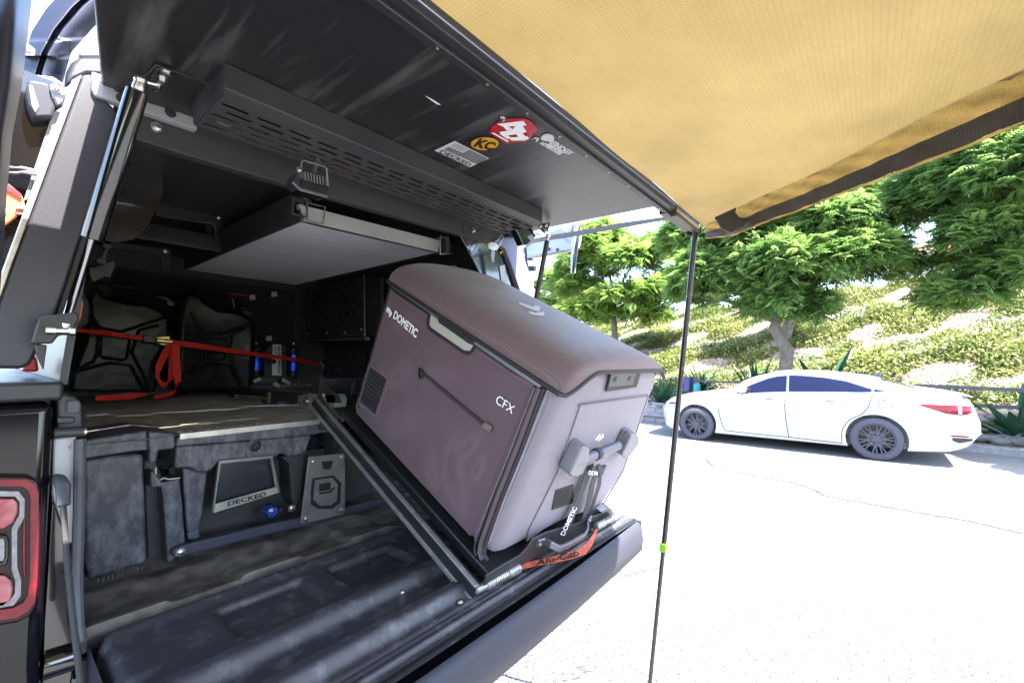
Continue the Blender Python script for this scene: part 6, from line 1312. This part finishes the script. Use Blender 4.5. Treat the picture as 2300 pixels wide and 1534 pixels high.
# picket fence on the crest
pf = thing('picket_fence', PX(2060, 620, 19.5), 'white picket fence on the crest seen between the tree crowns', 'fence')
fx = 19.5; pk = None
p_a, p_b = PX(1880, 640, fx), PX(2420, 590, fx); L_ = (p_b-p_a).length; n = int(L_/.16)
h_ = .95
for k in range(n):
    p = p_a.lerp(p_b, k/n)
    if pk is None: pk = build('picket', MB().prism([(0, -.045, 0), (0, .045, 0), (0, .045, h_-.06), (0, 0, h_), (0, -.045, h_-.06)], (.03, 0, 0)), M['picket'], pf); o = pk
    else: o = pk.copy(); COL.objects.link(o)
    o.location = p - pf.location
for z in (.2, .7): build('fence_rail', MB().obox((p_a+p_b)/2+Vector((.05, 0, z)), (p_b-p_a)/2, (.02, 0, 0), (0, 0, .04)), M['picket'], pf)
# timber retaining boards seen through the left trees
bd = thing('timber_steps', PX(1490, 670, 19), 'pale timber retaining boards showing between the left tree crowns', 'retaining wall')
for k in range(3):
    A, B = PX(1440, 684-k*11, 19+.2*k), PX(1496, 666-k*11, 19+.2*k); build('board', MB().obox((A+B)/2, (B-A)/2, (.04, 0, 0), (0, 0, .07)), M['log'], bd)
# house roof beyond the crest
hs_ = thing('hilltop_house', PX(2085, 560, 34), 'terracotta roofed house far behind the white picket fence', 'house')
A, B = PX(2040, 590, 34), PX(2420, 560, 34)
build('wall', MB().prism([A-Vector((0, 0, 2)), B-Vector((0, 0, 2)), B, A], (5, 0, 0)), mat('cream_wall', (.6, .5, .42), .9), hs_)
build('roof', MB().prism([A+Vector((-.4, .4, 0)), A+Vector((2.7, .4, 1.5)), A+Vector((6, .4, 0))], (B-A)+Vector((0, -.8, 0))), mat('terracotta', (.45, .16, .07), .8, col2=(.6, .25, .12), nscale=9), hs_)
# dead branches on the bank
for i, q in enumerate([((1932, 718), (1948, 680)), ((1905, 808), (1925, 776))]):
    A, B = PX(*q[0], 14), PX(*q[1], 14.3); tag(build('dead_stick', MB().tube([A, A.lerp(B, .5)+Vector((0, .03, .02)), B], [.03, .025, .012], 6), M['bark']), ('upper' if i == 0 else 'lower')+' bleached stick lying on the bank right of the bent tree', 'branch')

# unseen hedge added behind the camera for the glossy black panels to mirror
hg = thing('reflection_hedge', (2, -14, 0), 'unseen green hedge added for the glossy black panels to mirror', 'hedge')
build('stems', MB().box(-16, 18, -15, -14.4, 0, 1.6), M['bark'], hg)
_rg = np.random.default_rng(77); _c = np.stack([_rg.uniform(-16, 18, 1500), _rg.uniform(-15, -13.7, 1500), _rg.uniform(.1, 2.1, 1500)], 1)
_d = np.tile(np.array([[0, 1, .2]]), (1500, 1)); _v, _f = scatter_fronds(_c, _d, 7, .2, 1.5, _rg); npobj('foliage', _v, _f, M['leaf'], hg)

tree('street tree beyond the right edge whose dappled shade falls on the kerb', (11.6, -6.2, gz(11.6, -6.2)), (11.5, -6.0, 3.2),
     [((11.2, -5.2, 4.9), (1.6, 1.1, .7), 1.0), ((11.4, -6.6, 5.0), (1.6, 1.2, .8), 1.0), ((10.0, -5.6, 4.6), (1.0, .9, .5), .6)], M['leaf'], .15, 61, 110, 10, 1.0)
